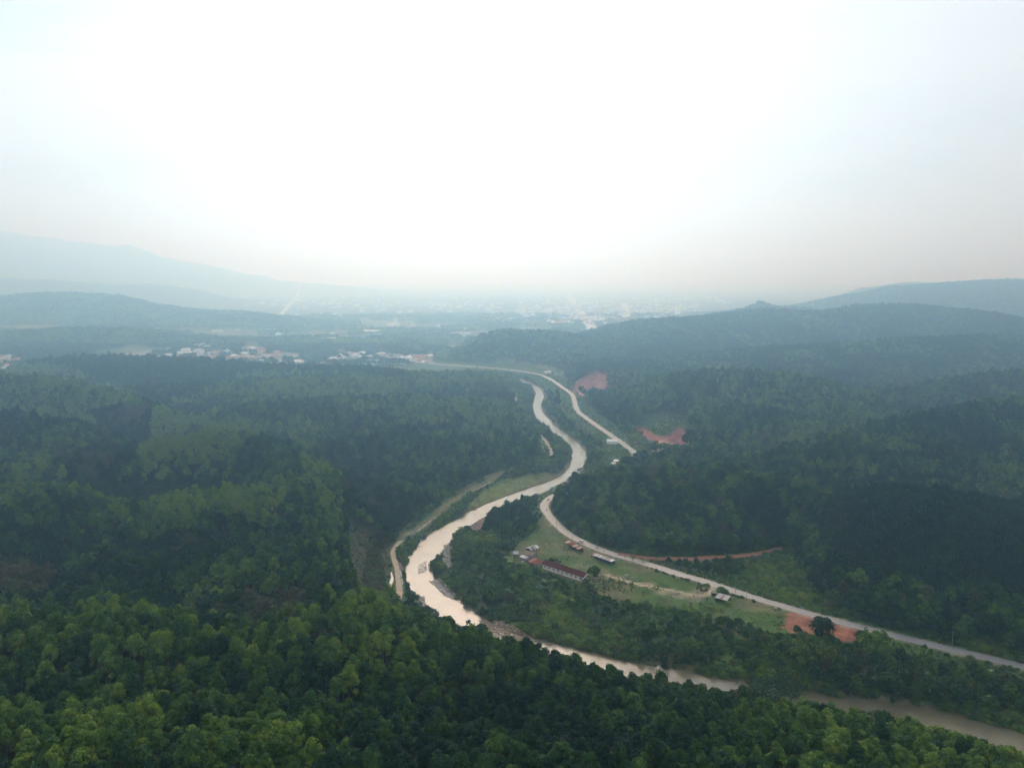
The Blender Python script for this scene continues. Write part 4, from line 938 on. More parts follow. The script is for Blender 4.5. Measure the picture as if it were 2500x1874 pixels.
def sheet(x0, x1, ya, za, yb, zb, th=.05, ribs=6):
    """corrugated sheet between an eave line (ya, za) and a ridge line (yb, zb)"""
    V = []; F = []; n = ribs * 2
    for i in range(n + 1):
        x = x0 + (x1 - x0) * i / n; q = th if i % 2 else 0
        V += [(x, ya, za + q), (x, yb, zb + q), (x, ya, za + q - th), (x, yb, zb + q - th)]
    for i in range(n):
        a, b = 4 * i, 4 * i + 4; F += [(a, a + 1, b + 1, b) if True else None, (a + 2, b + 2, b + 3, a + 3), (a, b, b + 2, a + 2), (a + 1, a + 3, b + 3, b + 1)]
    F += [(0, 2, 3, 1), (4 * n, 4 * n + 1, 4 * n + 3, 4 * n + 2)]
    return V, F
def roof_side(parent, x0, x1, n, ya, za, yb, zb, mats, skip=(), gap=.03):
    w = (x1 - x0) / n
    for i in range(n):
        if i in skip: continue
        dz = (i % 2) * .035
        V, F = sheet(x0 + i * w + gap / 2, x0 + (i + 1) * w - gap / 2, ya, za + dz, yb, zb + dz); mm = mats[int(rng.integers(len(mats)))]
        link('roof_panel', mesh('roof_panel', V, F, [mm]), parent)
def frame2(ua, va, ub, vb, z=0.0):
    ax, ay = G(ua, va, z); bx, by = G(ub, vb, z); return (float(ax), float(ay)), math.atan2(by - ay, bx - ax), math.hypot(bx - ax, by - ay)
# school
(sx, sy), sa, sl = frame2(1172.4, 1227.5, 1258.8, 1256.5); Dp = 6.4
gz = 0.15; sc_ = thing('school_building', 'long white single-storey building with dark red tin roof and row of open windows', 'building', (sx, sy, gz), sa)
w = MB(); nwin = 9; wh = 3.0; pitch = sl / nwin; ww = 1.45; z0, z1 = 1.1, 2.2
w.box((sl / 2, .1, z0 / 2), (sl, .2, z0)); w.box((sl / 2, .1, (z1 + wh) / 2), (sl, .2, wh - z1))
xs = [0.0]
for i in range(nwin): c = (i + .5) * pitch; xs += [c - ww / 2, c + ww / 2]
xs.append(sl)
for a, b in zip(xs[0::2], xs[1::2]): w.box(((a + b) / 2, .1, (z0 + z1) / 2), (b - a, .2, z1 - z0))
w.box((sl / 2, Dp - .1, wh / 2), (sl, .2, wh))
for xx in (.1, sl - .1):
    w.add([(xx - .1, .2, 0), (xx - .1, Dp - .2, 0), (xx - .1, Dp - .2, wh), (xx - .1, Dp / 2, wh + 1.5), (xx - .1, .2, wh), (xx + .1, .2, 0), (xx + .1, Dp - .2, 0), (xx + .1, Dp - .2, wh), (xx + .1, Dp / 2, wh + 1.5), (xx + .1, .2, wh)],
          [(4, 3, 2, 1, 0), (5, 6, 7, 8, 9), (0, 1, 6, 5), (1, 2, 7, 6), (2, 3, 8, 7), (3, 4, 9, 8), (4, 0, 5, 9)])
link('wall', w.mesh('wall', M_WHITE), sc_)
link('plinth', MB().box((sl / 2, -.35, -.25), (sl + 1.2, 1.1, .5)).mesh('plinth', M_BRICK), sc_)
link('floor', MB().box((sl / 2, Dp / 2, .02), (sl - .5, Dp - .5, .1)).mesh('floor', M_GREYW), sc_)
wm = MB(); wm.box((0, 0, 0), (.07, .09, z1 - z0 - .08)); [wm.box((0, 0, q), (ww - .02, .09, .06)) for q in (-(z1 - z0) / 2 + .05, (z1 - z0) / 2 - .05)]; wm.box((-.45, .04, 0), (.8, .03, z1 - z0 - .14)); wme = wm.mesh('window', M_DARK)
for i in range(nwin): link('window', wme, sc_, ((i + .5) * pitch, .1, (z0 + z1) / 2))
roof_side(sc_, -.7, sl + .7, 11, -.55, wh - .02, Dp / 2, wh + 1.75, [M_DARKRED]); roof_side(sc_, -.7, sl + .7, 11, Dp + .55, wh - .02, Dp / 2, wh + 1.75, [M_DARKRED])
link('ridge_cap', MB().prism([(-.3, -.12), (0, .08), (.3, -.12), (0, .02)], -.75, sl + .75).mesh('ridge_cap', M_DARKRED), sc_, (0, Dp / 2, wh + 1.82), -math.pi / 2).location = (0, Dp / 2, wh + 1.82)
def shed(name, label, ua, va, ub, vb, depth, wh, rh, mats, nroof, wallm=M_OLDWOOD, zref=None, skip=(), posts=True, gable=True, walls=(1, 1, 1, 1), cat='shed'):
    """shed whose FRONT EAVE runs between two photo positions; the roof rises to a ridge (gable) or to the back (lean-to)"""
    (ax, ay), an, ln = frame2(ua, va, ub, vb, wh); z = 0.05
    e = thing(name, label, cat, (ax, ay, z), an)
    if gable: roof_side(e, -.1, ln + .1, nroof, -.3, wh, depth / 2, wh + rh, mats, skip); roof_side(e, -.1, ln + .1, nroof, depth + .3, wh, depth / 2, wh + rh, mats)
    else: roof_side(e, -.1, ln + .1, nroof, -.3, wh, depth + .3, wh + rh, mats, skip)
    hb_ = wh - .12; k = 0
    W_ = MB()
    if walls[0]: W_.box((ln / 2, .1, hb_ / 2), (ln - .4, .08, hb_))
    if walls[1]: W_.box((ln / 2, depth - .1, hb_ / 2), (ln - .4, .08, hb_))
    for j, xx in ((2, .1), (3, ln - .1)):
        if walls[j]:
            if gable: W_.add([(xx - .04, .2, 0), (xx - .04, depth - .2, 0), (xx - .04, depth - .2, hb_), (xx - .04, depth / 2, hb_ + rh * .9), (xx - .04, .2, hb_), (xx + .04, .2, 0), (xx + .04, depth - .2, 0), (xx + .04, depth - .2, hb_), (xx + .04, depth / 2, hb_ + rh * .9), (xx + .04, .2, hb_)],
                     [(4, 3, 2, 1, 0), (5, 6, 7, 8, 9), (0, 1, 6, 5), (1, 2, 7, 6), (2, 3, 8, 7), (3, 4, 9, 8), (4, 0, 5, 9)])
            else: W_.box((xx, depth / 2, hb_ / 2), (.08, depth - .4, hb_))
    if W_.V: link('wall', W_.mesh('wall', wallm), e)
    if posts:
        pm = MB().box((0, 0, 0), (.14, .14, hb_ + .4)).mesh('post', M_DARK); npst = max(2, int(ln / 2.6) + 1)
        for i in range(npst):
            for yy in (0.0, depth): link('post', pm, e, (ln * i / (npst - 1), yy, (hb_ + .4) / 2 - .4))
    return e, ln
shed('open_shed', 'white tin-roofed shed with missing roof sheets, behind the weathered shed', 1147, 1188.6, 1164.6, 1182, 5.0, 3.2, 1.1, [M_WHITEROOF, M_TIN], 7, M_DARK, skip=(2, 4), walls=(0, 1, 0, 0))
shed('weathered_shed', 'old grey-brown timber shed with patched pale roof between white and rusty sheds', 1130, 1195, 1149, 1201.5, 6.0, 2.9, 1.5, [M_OLDWOOD, M_TIN, M_OLDWOOD, M_MIXTIN], 8, M_OLDWOOD)
shed('rusty_shed', 'low shed with bright rust-red tin roof adjoining the school', 1139, 1210.5, 1160, 1219, 5.2, 2.3, .7, [M_RUST, M_RUST, M_MIXTIN], 7, M_OLDWOOD, gable=False)
shed('tarp_shelter', 'small blue-grey tarpaulin shelter at the left end of the sheds', 1110, 1197, 1121, 1196.5, 3.6, 2.1, .8, [M_BLUETARP], 3, M_GREYW, gable=False, walls=(0, 1, 1, 0))
shed('block_outhouse', 'grey block outhouse below the weathered shed', 1122, 1201, 1136, 1207, 3.2, 1.9, .4, [M_GREYW, M_TIN], 3, M_GREYW, gable=False, posts=False)
shed('market_stall', 'long open roadside stall with rust-red and white tin sheets', 1218, 1169, 1251.5, 1187, 3.2, 2.4, .5, [M_RUST, M_MIXTIN, M_RUST, M_TIN], 11, M_DARK, gable=False, walls=(0, 1, 0, 0), cat='stall')
shed('market_stall', 'long open roadside stall with pale patched tin, right of the rusty one', 1278, 1197.5, 1321.5, 1213, 3.0, 2.4, .4, [M_TIN, M_MIXTIN, M_TIN, M_WHITEROOF], 13, M_DARK, gable=False, walls=(0, 1, 0, 0), cat='stall')
shed('roadside_shack', 'small shack with patched white and rust roof beside the road gateway', 1545, 1290, 1571, 1297, 5.0, 2.4, .9, [M_TIN, M_MIXTIN, M_RUST, M_TIN], 7, M_DARK, gable=False, walls=(0, 1, 1, 1))
shed('lean_to', 'tiny dark lean-to left of the small round green tree', 1538, 1280.5, 1547, 1281, 2.5, 2.0, .5, [M_GREYROOF], 3, M_DARK, gable=False)
shed('roadside_house', 'white-roofed house beside the far road left of the second red cutting', 1312, 953, 1334, 953, 9, 3.2, 1.5, [M_WHITEROOF], 7, M_WHITE, posts=False, cat='house')
shed('field_shed', 'small white tin shed, topmost of those near the river', 1326, 996, 1336, 996, 4, 2.6, .8, [M_WHITEROOF], 3, M_OLDWOOD, gable=False)
shed('field_shed', 'low pale tin shed left of the larger white shed near the river', 1323, 1002, 1333, 1001.5, 4, 2.5, .8, [M_TIN], 3, M_OLDWOOD, gable=False)
shed('field_shed', 'larger white patched shed at the edge of the wooded knoll', 1336, 1009, 1356, 1000.5, 5, 2.8, 1.0, [M_WHITEROOF, M_TIN], 5, M_OLDWOOD, gable=False)
shed('field_shed', 'lowest narrow white shed of the group by the knoll', 1333, 1012, 1343, 1014, 3, 2.2, .5, [M_WHITEROOF], 3, M_OLDWOOD, gable=False)
shed('field_shed', 'lone small square blue-white shed below the shed group', 1310, 1019, 1319, 1020, 4.5, 2.5, .9, [M_TIN], 3, M_OLDWOOD, gable=False)
shed('roadside_house', 'small white house where the far road bends, before the hills', 1178, 804.5, 1192, 803, 9, 3.5, 1.8, [M_WHITEROOF], 5, M_CREAM, posts=False, cat='house')

# ------------------------------------------------------------------ poles and wires
POLES = [(1202, 1146, 'at the bleached road bend'), (1236.5, 1168, 'behind the rusty market stall'), (1292, 1188, 'across the road from the pale market stall'), (1588.7, 1280, 'by the road right of the shack'), (1611.6, 1306, 'on the grass right of the shack'), (2056, 1398, 'at the right end of the road'),
         (1375, 978, 'where the far road meets the knoll'), (1352, 962, 'by the white roadside house'), (1290, 918, 'halfway along the far road'), (1135, 800, 'beside the far road before the hills'), (1078, 1028, 'beside the canal path in the grass'), (1449, 1279, 'thin one on the meadow')]
pm = MB(); pm.tube((0, 0, -1), (0, 0, 9), .15, .09, 8); poleme = pm.mesh('pole', M_STEEL); armme = MB().box((0, 0, 8.5), (1.9, .1, .12)).mesh('crossarm', M_STEEL)
ins = MB(); ins.tube((0, 0, 0), (0, 0, .22), .06, .04, 6); insme = ins.mesh('insulator', M_BLACK); TOPS = []
for u, v, lb in POLES:
    x, y, z = at(u, v); short = u == 1449
    e = thing('utility_pole', ('short thin goal-like pole ' if short else 'tall concrete power pole with crossarm ') + lb, 'utility pole', (x, y, z), .5, .45 if short else 1, 'poles of the power line')
    link('pole', poleme, e)
    if not short:
        link('crossarm', armme, e)
        for q in (-.85, 0, .85): link('insulator', insme, e, (q, 0, 8.56))
    TOPS.append(Vector((x, y, z + 8.7)))
def cable(a, b, lb):
    m = MB(); n = 10; P = [a.lerp(b, t / n) - Vector((0, 0, 1.2 * 4 * (t / n) * (1 - t / n))) for t in range(n + 1)]
    for p, q in zip(P, P[1:]): m.tube(p, q, .018, .018, 3)
    link('power_cable', m.mesh('power_cable', M_BLACK), label=lb, category='cable', group='power cables along the road')
cable(TOPS[0], TOPS[1], 'sagging power cable from the bend pole to the stall pole'); cable(TOPS[1], TOPS[2], 'sagging power cable between the two stall poles'); cable(TOPS[2], TOPS[3], 'long power cable along the meadow side of the road'); cable(TOPS[3], TOPS[4], 'short power cable between the two poles right of the shack'); cable(TOPS[6], TOPS[7], 'power cable by the white roadside house'); cable(TOPS[7], TOPS[8], 'power cable along the far road')

# ------------------------------------------------------------------ vehicles and people
def road_dir(x, y):
    d = np.hypot(ROAD[:, 0] - x, ROAD[:, 1] - y); i = int(np.clip(np.argmin(d), 0, len(ROAD) - 2)); t = ROAD[i + 1] - ROAD[i]; return math.atan2(t[1], t[0])
def car(label, u, v, paint, pickup=False):
    x, y = G(u, v, .5); e = thing('parked_car' if False else 'car', label, 'pickup truck' if pickup else 'car', (x, y, .5), road_dir(x, y))
    prof = [(-2.2, .35), (-2.2, .85), (-1.9, .95), (1.2 if False else .95, .98), (1.5, .9), (2.15, .78), (2.2, .35)]
    b = MB().prism(prof, -.82, .82); link('body', b.mesh('body', paint), e)
    cab = [(-.5, .97), (-.3, 1.5), (.55, 1.5), (1.15, .97)] if pickup else [(-1.75, .97), (-1.35, 1.48), (.45, 1.5), (1.15, .97)]
    link('cabin', MB().prism(cab, -.72, .72).mesh('cabin', M_GLASS), e); link('roof', MB().box(((cab[1][0] + cab[2][0]) / 2, 0, 1.53), (cab[2][0] - cab[1][0], 1.38, .06)).mesh('roof', paint), e)
    wm_ = MB().tube((0, -.11, 0), (0, .11, 0), .34, .34, 14).mesh('wheel', M_BLACK)
    for wx in (-1.35, 1.35):
        for wy in (-.8, .8): link('wheel', wm_, e, (wx, wy, .34))
    hl = MB().box((0, 0, 0), (.05, .3, .16)).mesh('headlight', M_WHITE)
    for wy in (-.55, .55): link('headlight', hl, e, (2.2, wy, .68))
    link('windscreen', MB().box((.86, 0, 1.25), (.03, 1.3, .62), ry=-.85).mesh('windscreen', M_GLASS), e)
    return e
car('white car with dark windows driving on the road past the rusty stall', 1256, 1171, M_CARW)
car('white pickup entering the road bend under the knoll trees', 1183, 1079.5, M_CARW, True)
def skin_person(name, J, E, mat):
    me = bpy.data.meshes.new(name); me.from_pydata([j[:3] for j in J], E, []); o = bpy.data.objects.new(name, me); COL.objects.link(o)
    m = o.modifiers.new('skin', 'SKIN'); sv = me.skin_vertices[0].data
    for i, j in enumerate(J): sv[i].radius = (j[3], j[3]); sv[i].use_root = (i == 0)
    o.modifiers.new('sub', 'SUBSURF').levels = 1; dg = bpy.context.evaluated_depsgraph_get(); nm_ = bpy.data.meshes.new_from_object(o.evaluated_get(dg)); bpy.data.objects.remove(o); nm_.materials.clear(); nm_.materials.append(mat); return nm_
SEAT = [(0, 0, .82, .15), (.04, 0, 1.1, .15), (.1, 0, 1.36, .16), (.13, 0, 1.5, .06), (.15, 0, 1.64, .105), (.13, .2, 1.36, .06), (.34, .26, 1.14, .045), (.56, .24, 1.06, .035), (.13, -.2, 1.36, .06), (.34, -.26, 1.14, .045), (.56, -.24, 1.06, .035),
        (.02, .12, .8, .1), (.42, .17, .74, .075), (.3, .18, .34, .05), (.42, .18, .3, .04), (.02, -.12, .8, .1), (.42, -.17, .74, .075), (.3, -.18, .34, .05), (.42, -.18, .3, .04)]
SE = [(0, 1), (1, 2), (2, 3), (3, 4), (2, 5), (5, 6), (6, 7), (2, 8), (8, 9), (9, 10), (0, 11), (11, 12), (12, 13), (13, 14), (0, 15), (15, 16), (16, 17), (17, 18)]
STAND = [(0, 0, .9, .14), (0, 0, 1.15, .13), (0, 0, 1.4, .15), (0, 0, 1.52, .055), (0, 0, 1.64, .1), (0, .2, 1.4, .055), (.03, .25, 1.12, .042), (.12, .25, .88, .035), (0, -.2, 1.4, .055), (-.03, -.25, 1.12, .042), (-.1, -.25, .88, .035), (0, .09, .85, .1), (.14, .1, .48, .065), (.1, .1, .07, .045), (.22, .1, .04, .04), (0, -.09, .85, .1), (-.08, -.1, .48, .065), (-.22, -.1, .09, .045), (-.12, -.1, .05, .04)]
PSEAT = skin_person('body', SEAT, SE, M_SHIRT); PSTAND = skin_person('body', STAND, SE, M_SHIRT); HELM = MB().tube((0, 0, -.02), (0, 0, .13), .14, .08, 10).mesh('helmet', M_BLACK); HAIR = MB().tube((0, 0, -.03), (0, 0, .1), .112, .06, 10).mesh('hair', M_BLACK); HEADM = skin_person('face', [(0, 0, 0, .1), (.03, 0, -.05, .07)], [(0, 1)], M_SKIN)
def motorbike(label, plabel, u, v, flip=False):
    x, y = G(u, v, .5); a = road_dir(x, y) + (math.pi if flip else 0); e = thing('motorcycle', label, 'motorcycle', (x, y, .5), a, group='motorcycles on the road')
    tw = MB()
    for k in range(14):
        p, q = k * math.pi / 7, (k + 1) * math.pi / 7; tw.tube((.27 * math.cos(p), 0, .27 * math.sin(p)), (.27 * math.cos(q), 0, .27 * math.sin(q)), .045, .045, 5)
    tw = tw.mesh('wheel', M_BLACK)
    for wx in (-.62, .62): link('wheel', tw, e, (wx, 0, .31))
    link('frame', MB().tube((-.6, 0, .32), (0, 0, .42), .05, .07).tube((0, 0, .42), (.42, 0, .85), .06, .05).tube((.62, 0, .31), (.4, 0, .95), .035, .03).box((.05, 0, .42), (.35, .22, .26)).mesh('frame', M_CARD), e)
    link('seat', MB().box((-.2, 0, .72), (.75, .24, .1)).mesh('seat', M_BLACK), e); link('handlebar', MB().tube((.42, -.34, 1.0), (.42, .34, 1.0), .02, .02).mesh('handlebar', M_BLACK), e)
    p = thing('person', plabel, 'person', (x, y, .5), a); link('body', PSEAT, p); link('face', HEADM, p, (.17, 0, 1.66)); link('helmet', HELM, p, (.14, 0, 1.69))
motorbike('dark motorcycle riding round the bleached road bend', 'rider in dark helmet seated on the motorcycle at the bleached bend', 1181, 1103)
motorbike('dark motorcycle on the grey road beside the bright bamboo', 'helmeted rider seated on the motorcycle near the bright bamboo', 1871.5, 1356.5, True)
motorbike('dark motorcycle passing the pale market stall', 'rider leaning forward on the motorcycle passing the pale stall', 1289, 1184.5)
for u, v, lb in [(1304, 1193.5, 'person in blue shirt walking along the road above the pale stall'), (1350, 1206, 'person walking on the road near the red dirt track')]:
    x, y = G(u, v, .5); p = thing('person', lb, 'person', (x, y, .5), 1.0); link('body', PSTAND, p); link('face', HEADM, p, (.02, 0, 1.66)); link('hair', HAIR, p, (-.01, 0, 1.7))
# small boat in the river
x, y = G(1251, 1014, WATER_Z); e = thing('boat', 'small dark boat with a canopy floating on the bright river', 'boat', (x, y, WATER_Z + .1), .9)
hl = MB(); secs = [(-3.4, .35, .45), (-2.2, .8, .25), (0, 1.0, .2), (2.0, .8, .25), (3.6, .12, .7)]; V = []; F = []
for px, w_, zt in secs: V += [(px, -w_, zt + .45), (px, -w_ * .5, -.35), (px, w_ * .5, -.35), (px, w_, zt + .45)]
for i in range(4):
    for j in range(3): q = i * 4 + j; F.append((q, q + 1, q + 5, q + 4))
F += [(0, 3, 2, 1), (16, 17, 18, 19)]; link('hull', mesh('hull', V, F, [M_DARK]), e); link('deck', MB().box((0, 0, .15), (4.6, 1.4, .08)).mesh('deck', M_OLDWOOD), e)
link('canopy', MB().box((-.3, 0, 2.0), (3.0, 1.9, .08)).mesh('canopy', M_GREYROOF), e)
for a in (-1.6, 1.0):
    for b in (-.7, .7): link('post', MB().box((a, b, 1.1), (.08, .08, 1.75)).mesh('post', M_DARK), e)
# white block railing beside the canal path
e = thing('block_railing', 'broken row of white blocks beside the canal path', 'railing', (*[float(q) for q in G(864.6, 1234.6)], 0)); A_ = Vector((*G(864.6, 1234.6), 0)); B_ = Vector((*G(870.5, 1263), 0))
for k in range(7): 
    if k == 3: continue
    p = A_.lerp(B_, (k + .5) / 7) - A_; link('block', MB().box((p.x, p.y, .35), (.35, 1.9, .75), rz=math.atan2(B_.y - A_.y, B_.x - A_.x) - math.pi / 2).mesh('block', M_WHITE), e)
# pale heaps of sacks and rubble
def heap_mesh(w, d, h, seed):
    r = np.random.default_rng(seed); m = MB()
    for k in range(16):
        a, q = r.random() * 6.28, math.sqrt(r.random()); s_ = .25 + .35 * r.random(); m.box((math.cos(a) * q * w, math.sin(a) * q * d, h * (1 - q) * .6 + .08), (s_, s_ * .7, s_ * .5), r.random() * 3, r.random() * .6, r.random() * .6)
    return m.mesh('rubble_heap', M_DEBRIS)
for k, (u, v, w_, d_, lb) in enumerate([(1467.6, 1278, 2.2, .9, 'upper long pale heap on the worn grass near the gateway'), (1498, 1280.3, 1.0, 1.1, 'pale heap just left of the yellowish gateway tree'), (1454, 1288.5, 1.5, 1.5, 'largest white heap at the left of the worn grass'), (1461.5, 1292.5, 1.0, .5, 'small pale heap under the largest white one'),
        (1472, 1293.3, 1.3, .5, 'flat pale heap at the bottom of the worn grass'), (1508.7, 1285, .9, .5, 'small pale heap nearest the gateway'), (1352, 1242, 1.3, .6, 'whitish sheet heap above the meadow footpath'), (1368.8, 1246.8, 1.6, .8, 'pale earth heap beside the whitish sheet heap'),
        (1298.4, 1242.4, 2.0, .7, 'white torn sheeting at the start of the meadow footpath'), (1285.5, 1249, 1.1, .6, 'white heap under the bushy tree at the school end'), (2099, 1438, 2.2, .8, 'white rubbish heap on the verge at the right end of the road'), (2142, 1448, 1.8, .9, 'paler rubbish heap further right on the same verge'), (1165, 1259, .8, .6, 'small pale heap in the scrub left of the school'), (1129, 1213, 1.1, .7, 'white cloth heap beneath the grey block outhouse')]):
    x, y, z = at(u, v); link('rubble_heap', heap_mesh(w_, d_, .5, k), loc=(x, y, z), label=lb, category='heap', group='pale heaps of rubble and sacks')
# rocks: gravel bars and driftwood bank
def rock(seed):
    r = np.random.default_rng(seed); import bmesh
    bm = bmesh.new(); bmesh.ops.create_icosphere(bm, subdivisions=1, radius=.5)
    for v_ in bm.verts: v_.co *= .7 + .5 * r.random(); v_.co.z *= .6
    me = bpy.data.meshes.new('rock'); bm.to_mesh(me); bm.free(); return me
M_ROCK = plain_mat('river_stone', (.36, .33, .31), .9, .35, .35, col2=(.12, .105, .10)); M_DRIFT = plain_mat('driftwood', (.36, .29, .23), .95, .4, .9, col2=(.13, .09, .07))
rc = bpy.data.collections.new('templates_rock')
for i in range(5): me = rock(i); me.materials.append(M_ROCK if i < 5 else M_DRIFT); rc.objects.link(bpy.data.objects.new('template_rock_%d' % i, me))
dc = bpy.data.collections.new('templates_drift')
for i in range(5): dc.objects.link(bpy.data.objects.new('template_drift_%d' % i, (MB().tube((-.9, 0, 0), (.9, .2, .15), .1, .06, 5).tube((0, 0, 0), (.5, .5, .5), .06, .03, 4).mesh('drift', M_DRIFT)) if i < 3 else rock(i + 20)))
for o_ in dc.objects:
    if not o_.data.materials: o_.data.materials.append(M_DRIFT)
def stones(polyuv, n, smin, smax, coll, nm, lb, z0=-2.5):
    P = GP(polyuv, z0); x = P[:, 0].min() + rng.random(n * 4) * np.ptp(P[:, 0]); y = P[:, 1].min() + rng.random(n * 4) * np.ptp(P[:, 1]); m = inpoly(x, y, P); x, y = x[m][:n], y[m][:n]
    z = np.maximum(H(x, y), WATER_Z - .1); s_ = smin + (smax - smin) * rng.random(len(x)) ** 2; scatter(nm, x, y, z + s_ * .1, s_, s_, rng.random(len(x)) * 6.28, s_ * 0, s_ * 0, coll, 5, label=lb)
stones(gravelz[0], 900, .3, 1.3, rc, 'gravel', 'pale stones of the dry side channel'); stones(gravelz[1], 300, .3, 1.2, rc, 'gravel', 'stones breaking the water at the rapid', WATER_Z)
stones(gravelz[2], 1300, .3, 1.4, rc, 'gravel', 'stones along the inside of the river bend'); stones(gravelz[3], 1600, .4, 1.5, dc, 'driftwood_debris', 'bank of tangled driftwood and stones beside the river'); stones(gravelz[4], 250, .4, 1.5, rc, 'gravel', 'dark stones under the near bank')
stones([(1176, 1372), (1150, 1385), (1240, 1402), (1260, 1404)], 150, .3, 1.0, rc, 'gravel', 'stones at the foot of the grassy bank')

# ------------------------------------------------------------------ far houses
ROOFS = [(M_TERRA, 'terracotta roof', 'M'), (M_TIN, 'pale tin roof', 'T'), (M_WHITEROOF, 'white roof', 'W'), (M_GREYROOF, 'grey roof', 'G'), (M_BLUEROOF, 'blue roof', 'B')]
HM = {}
def house_meshes(k, w_, d_, h_, roofm, wallm, hip):
    key = (k, roofm.name, wallm.name)
    if key in HM: return HM[key]
    rh = d_ * .28; o_ = .7; wl = MB().box((0, 0, h_ / 2 - 1), (w_, d_, h_ + 2)); r = MB(); a, b = w_ / 2 + o_, d_ / 2 + o_; q = a - b * .9 if hip else a
    r.add([(-a, -b, h_), (a, -b, h_), (a, b, h_), (-a, b, h_), (-q, 0, h_ + rh), (q, 0, h_ + rh)], [(0, 1, 5, 4), (2, 3, 4, 5), (1, 2, 5), (3, 0, 4), (3, 2, 1, 0)])
    dr = MB()
    for i in range(3): dr.box(((-.3 + .3 * i) * w_, -d_ / 2 - .03, 1.6), (1.1, .06, 1.2))
    HM[key] = (wl.mesh('wall', wallm), r.mesh('roof', roofm), dr.mesh('window', M_GLASS)); return HM[key]
for (x, y, pl, big_) in HOUSES:
    k = int(rng.integers(6)); rm, rn, _ = ROOFS[int(rng.choice(5, p=[.30, .27, .22, .15, .06]))]; wm2 = M_WHITE if rng.random() < .65 else M_CREAM
    dims = [(9, 7, 3.2), (12, 8, 3.4), (14, 9, 6.2), (8, 6, 3), (17, 9, 3.6), (11, 10, 6)][k]; wl, rf, wn = house_meshes(k, *dims, rm, wm2, k in (1, 2, 5)); sc2 = big_ * (.9 + .3 * rng.random())
    st = 'two-storey' if k in (2, 5) else 'long low' if k == 4 else 'small' if k == 3 else 'single-storey'
    e = thing('house', f"{st} {'white' if wm2 is M_WHITE else 'cream'} house with {rn} {pl}", 'house', (x, y, float(H(x, y))), rng.random() * 3.14, sc2, 'houses of the valley villages and town')
    link('wall', wl, e); link('roof', rf, e)
    if y < 2000: link('window', wn, e)
# large halls
def hall(u, v, L_, D_, h_, rz, lb, roofm=None):
    x, y, z = at(u, v); e = thing('hall', lb, 'hall', (x, y, z), rz); rh = D_ * .22; roofm = roofm or M_WHITEROOF
    link('wall', MB().box((0, 0, h_ / 2 - .5), (L_, D_, h_ + 1)).mesh('wall', M_WHITE), e); link('roof', MB().prism([(-D_ / 2 - 1, h_ + .02), (D_ / 2 + 1, h_ + .02), (0, h_ + rh)], -L_ / 2 - 1, L_ / 2 + 1).mesh('roof', roofm), e, (0, 0, 0), math.pi / 2)
    dm = MB().box((0, -D_ / 2 - .05, h_ * .45), (2.4, .1, 2.2)).mesh('window', M_GLASS)
    for i in range(int(L_ / 8)): link('window', dm, e, (-L_ / 2 + 5 + i * 8, 0, 0))
hall(804, 722, 52, 26, 9, -.12, 'largest white hall with pitched white roof in the middle distance'); hall(686, 730, 40, 20, 7, -.2, 'second white hall, lower and left of the largest one'); hall(717, 735, 22, 14, 6, .1, 'small white block right of the second white hall')
hall(592, 711, 95, 12, 5, 0, 'very long low white building at the foot of the far left hill'); hall(470, 716, 30, 12, 5, 0, 'small long building left of the very long white one', M_TIN); hall(850, 705, 44, 20, 8, .1, 'wide white building with arcade right of the largest hall'); hall(945, 716, 36, 18, 7, .1, 'twin-gabled white building left of the hill end'); hall(985, 724, 34, 16, 6, 0, 'white long house just before the wooded hill end'); hall(1010, 721, 20, 12, 5, 0, 'small pale building touching the wooded hill end', M_TIN)
# stupa on the far hill
x, y, z = hit(1755, 664); e = thing('stupa', 'small white and gold pointed stupa on the distant right ridge', 'stupa', (x, y, z + 1), 0, 1.5)
link('base', MB().box((0, 0, 1), (11, 11, 4)).box((0, 0, 4), (8, 8, 2)).mesh('base', M_WHITE), e); m = MB()
for (r0, z0_), (r1, z1_) in zip([(3.4, 5), (3.2, 7), (2.0, 9), (1.0, 10.5), (.5, 13)], [(3.2, 7), (2.0, 9), (1.0, 10.5), (.5, 13), (.08, 17)]): m.tube((0, 0, z0_), (0, 0, z1_), r0, r1, 12)
link('spire', m.mesh('spire', M_GOLD), e)
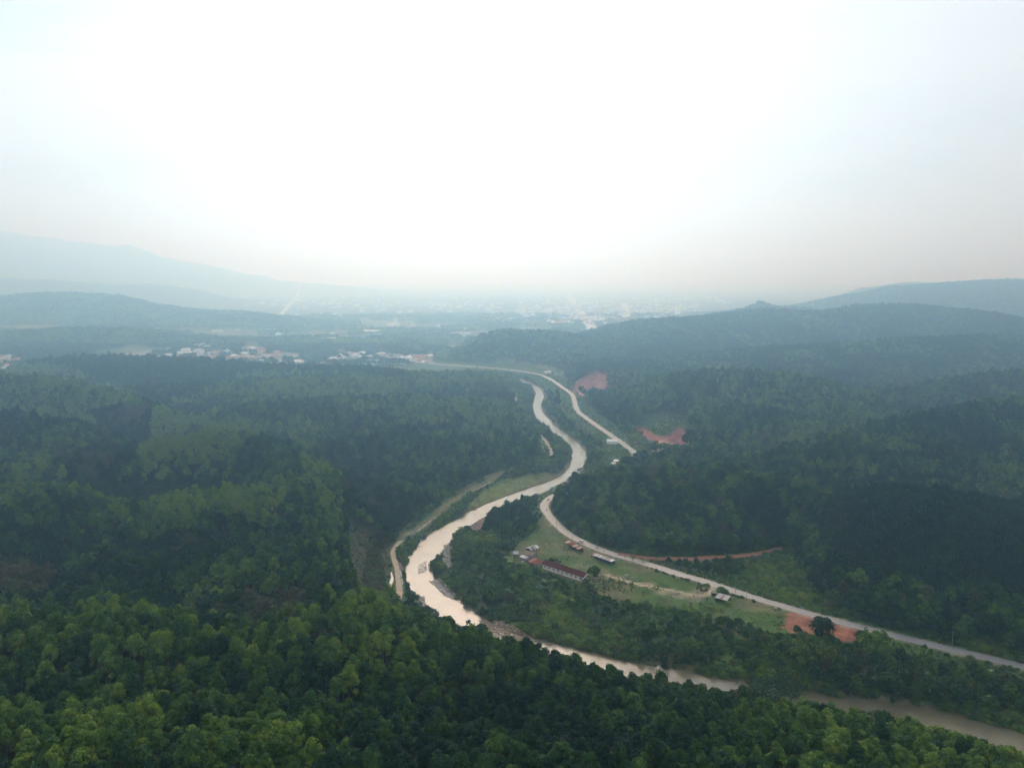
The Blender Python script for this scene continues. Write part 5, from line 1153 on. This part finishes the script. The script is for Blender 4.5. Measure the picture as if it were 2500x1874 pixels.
# the rest of the far town: too far to pick out singly
n = 900; u = 1120 + rng.random(n) * 460; v = 628 + rng.random(n) ** .8 * 75; x, y = G(u, v, 2); nzt = fbm(x, y, 260, 3, 51); m = (nzt > .42) & (H(x, y) < 6); u2 = 520 + rng.random(520) * 620; v2 = 632 + rng.random(520) * 66; x2, y2 = G(u2, v2, 2); m2 = (fbm(x2, y2, 200, 2, 52) > .52) & (H(x2, y2) < 6)
x = np.concatenate([x[m], x2[m2]]); y = np.concatenate([y[m], y2[m2]]); hc = bpy.data.collections.new('templates_house'); nv_ = 0
for k, dims in enumerate([(12, 9, 4), (16, 10, 7), (20, 12, 6)]):
    for rm, _, _ in ROOFS[:4]:
        wl, rf, _ = house_meshes(20 + k, *dims, rm, M_WHITE, k == 1); V = [tuple(q.co) for q in wl.vertices] + [tuple(q.co) for q in rf.vertices]; nw = len(wl.vertices); F = [tuple(p.vertices) for p in wl.polygons] + [tuple(i + nw for i in p.vertices) for p in rf.polygons]
        me = mesh('town_house', V, F, [M_WHITE, rm]); mi = np.zeros(len(F), np.int32); mi[len(wl.polygons):] = 1; me.polygons.foreach_set('material_index', mi); hc.objects.link(bpy.data.objects.new('template_house_%02d' % nv_, me)); nv_ += 1
sz = 1.0 + .8 * rng.random(len(x)); scatter('far_town', x, y, H(x, y) + 0, sz, sz, rng.random(len(x)) * 3.1, sz * 0, sz * 0, hc, nv_, label='hazy far town of pale roofs around the straight roads')

# things that still share a label are told apart by their order from the left
bpy.context.view_layer.update()
ORD = 'leftmost second third fourth fifth sixth seventh eighth ninth tenth eleventh twelfth thirteenth fourteenth fifteenth sixteenth seventeenth eighteenth nineteenth twentieth'.split()
same = {}
for o in SC.objects:
    if o.parent is None and 'label' in o and 'category' in o: same.setdefault(o['label'], []).append(o)
for lb, obs in same.items():
    if len(obs) < 2 or len(obs) > 20: continue
    obs.sort(key=lambda o: float(proj(np.array(o.location.x), np.array(o.location.y), np.array(o.location.z))[0]))
    for k, o in enumerate(obs):
        new = lb + ', ' + ('leftmost' if k == 0 else ORD[k] + ' from left')
        if len(new.split()) <= 16: o['label'] = new
# ------------------------------------------------------------------ haze
hb = MB(); hb.box((0, 9600, 367), (24000, 20400, 770)); hm, t, o = new_mat('haze_air')
pv = N(t, 'ShaderNodeVolumePrincipled'); pv.inputs['Color'].default_value = (.42, .72, 1.0, 1); pv.inputs['Absorption Color'].default_value = (1, 1, 1, 1)
pv.inputs['Density'].default_value = .00058; pv.inputs['Anisotropy'].default_value = .84
L(t, pv.outputs[0], o.inputs['Volume'])
link('haze', hb.mesh('haze', hm), kind='stuff', label='pale blue haze filling the air of the valley')
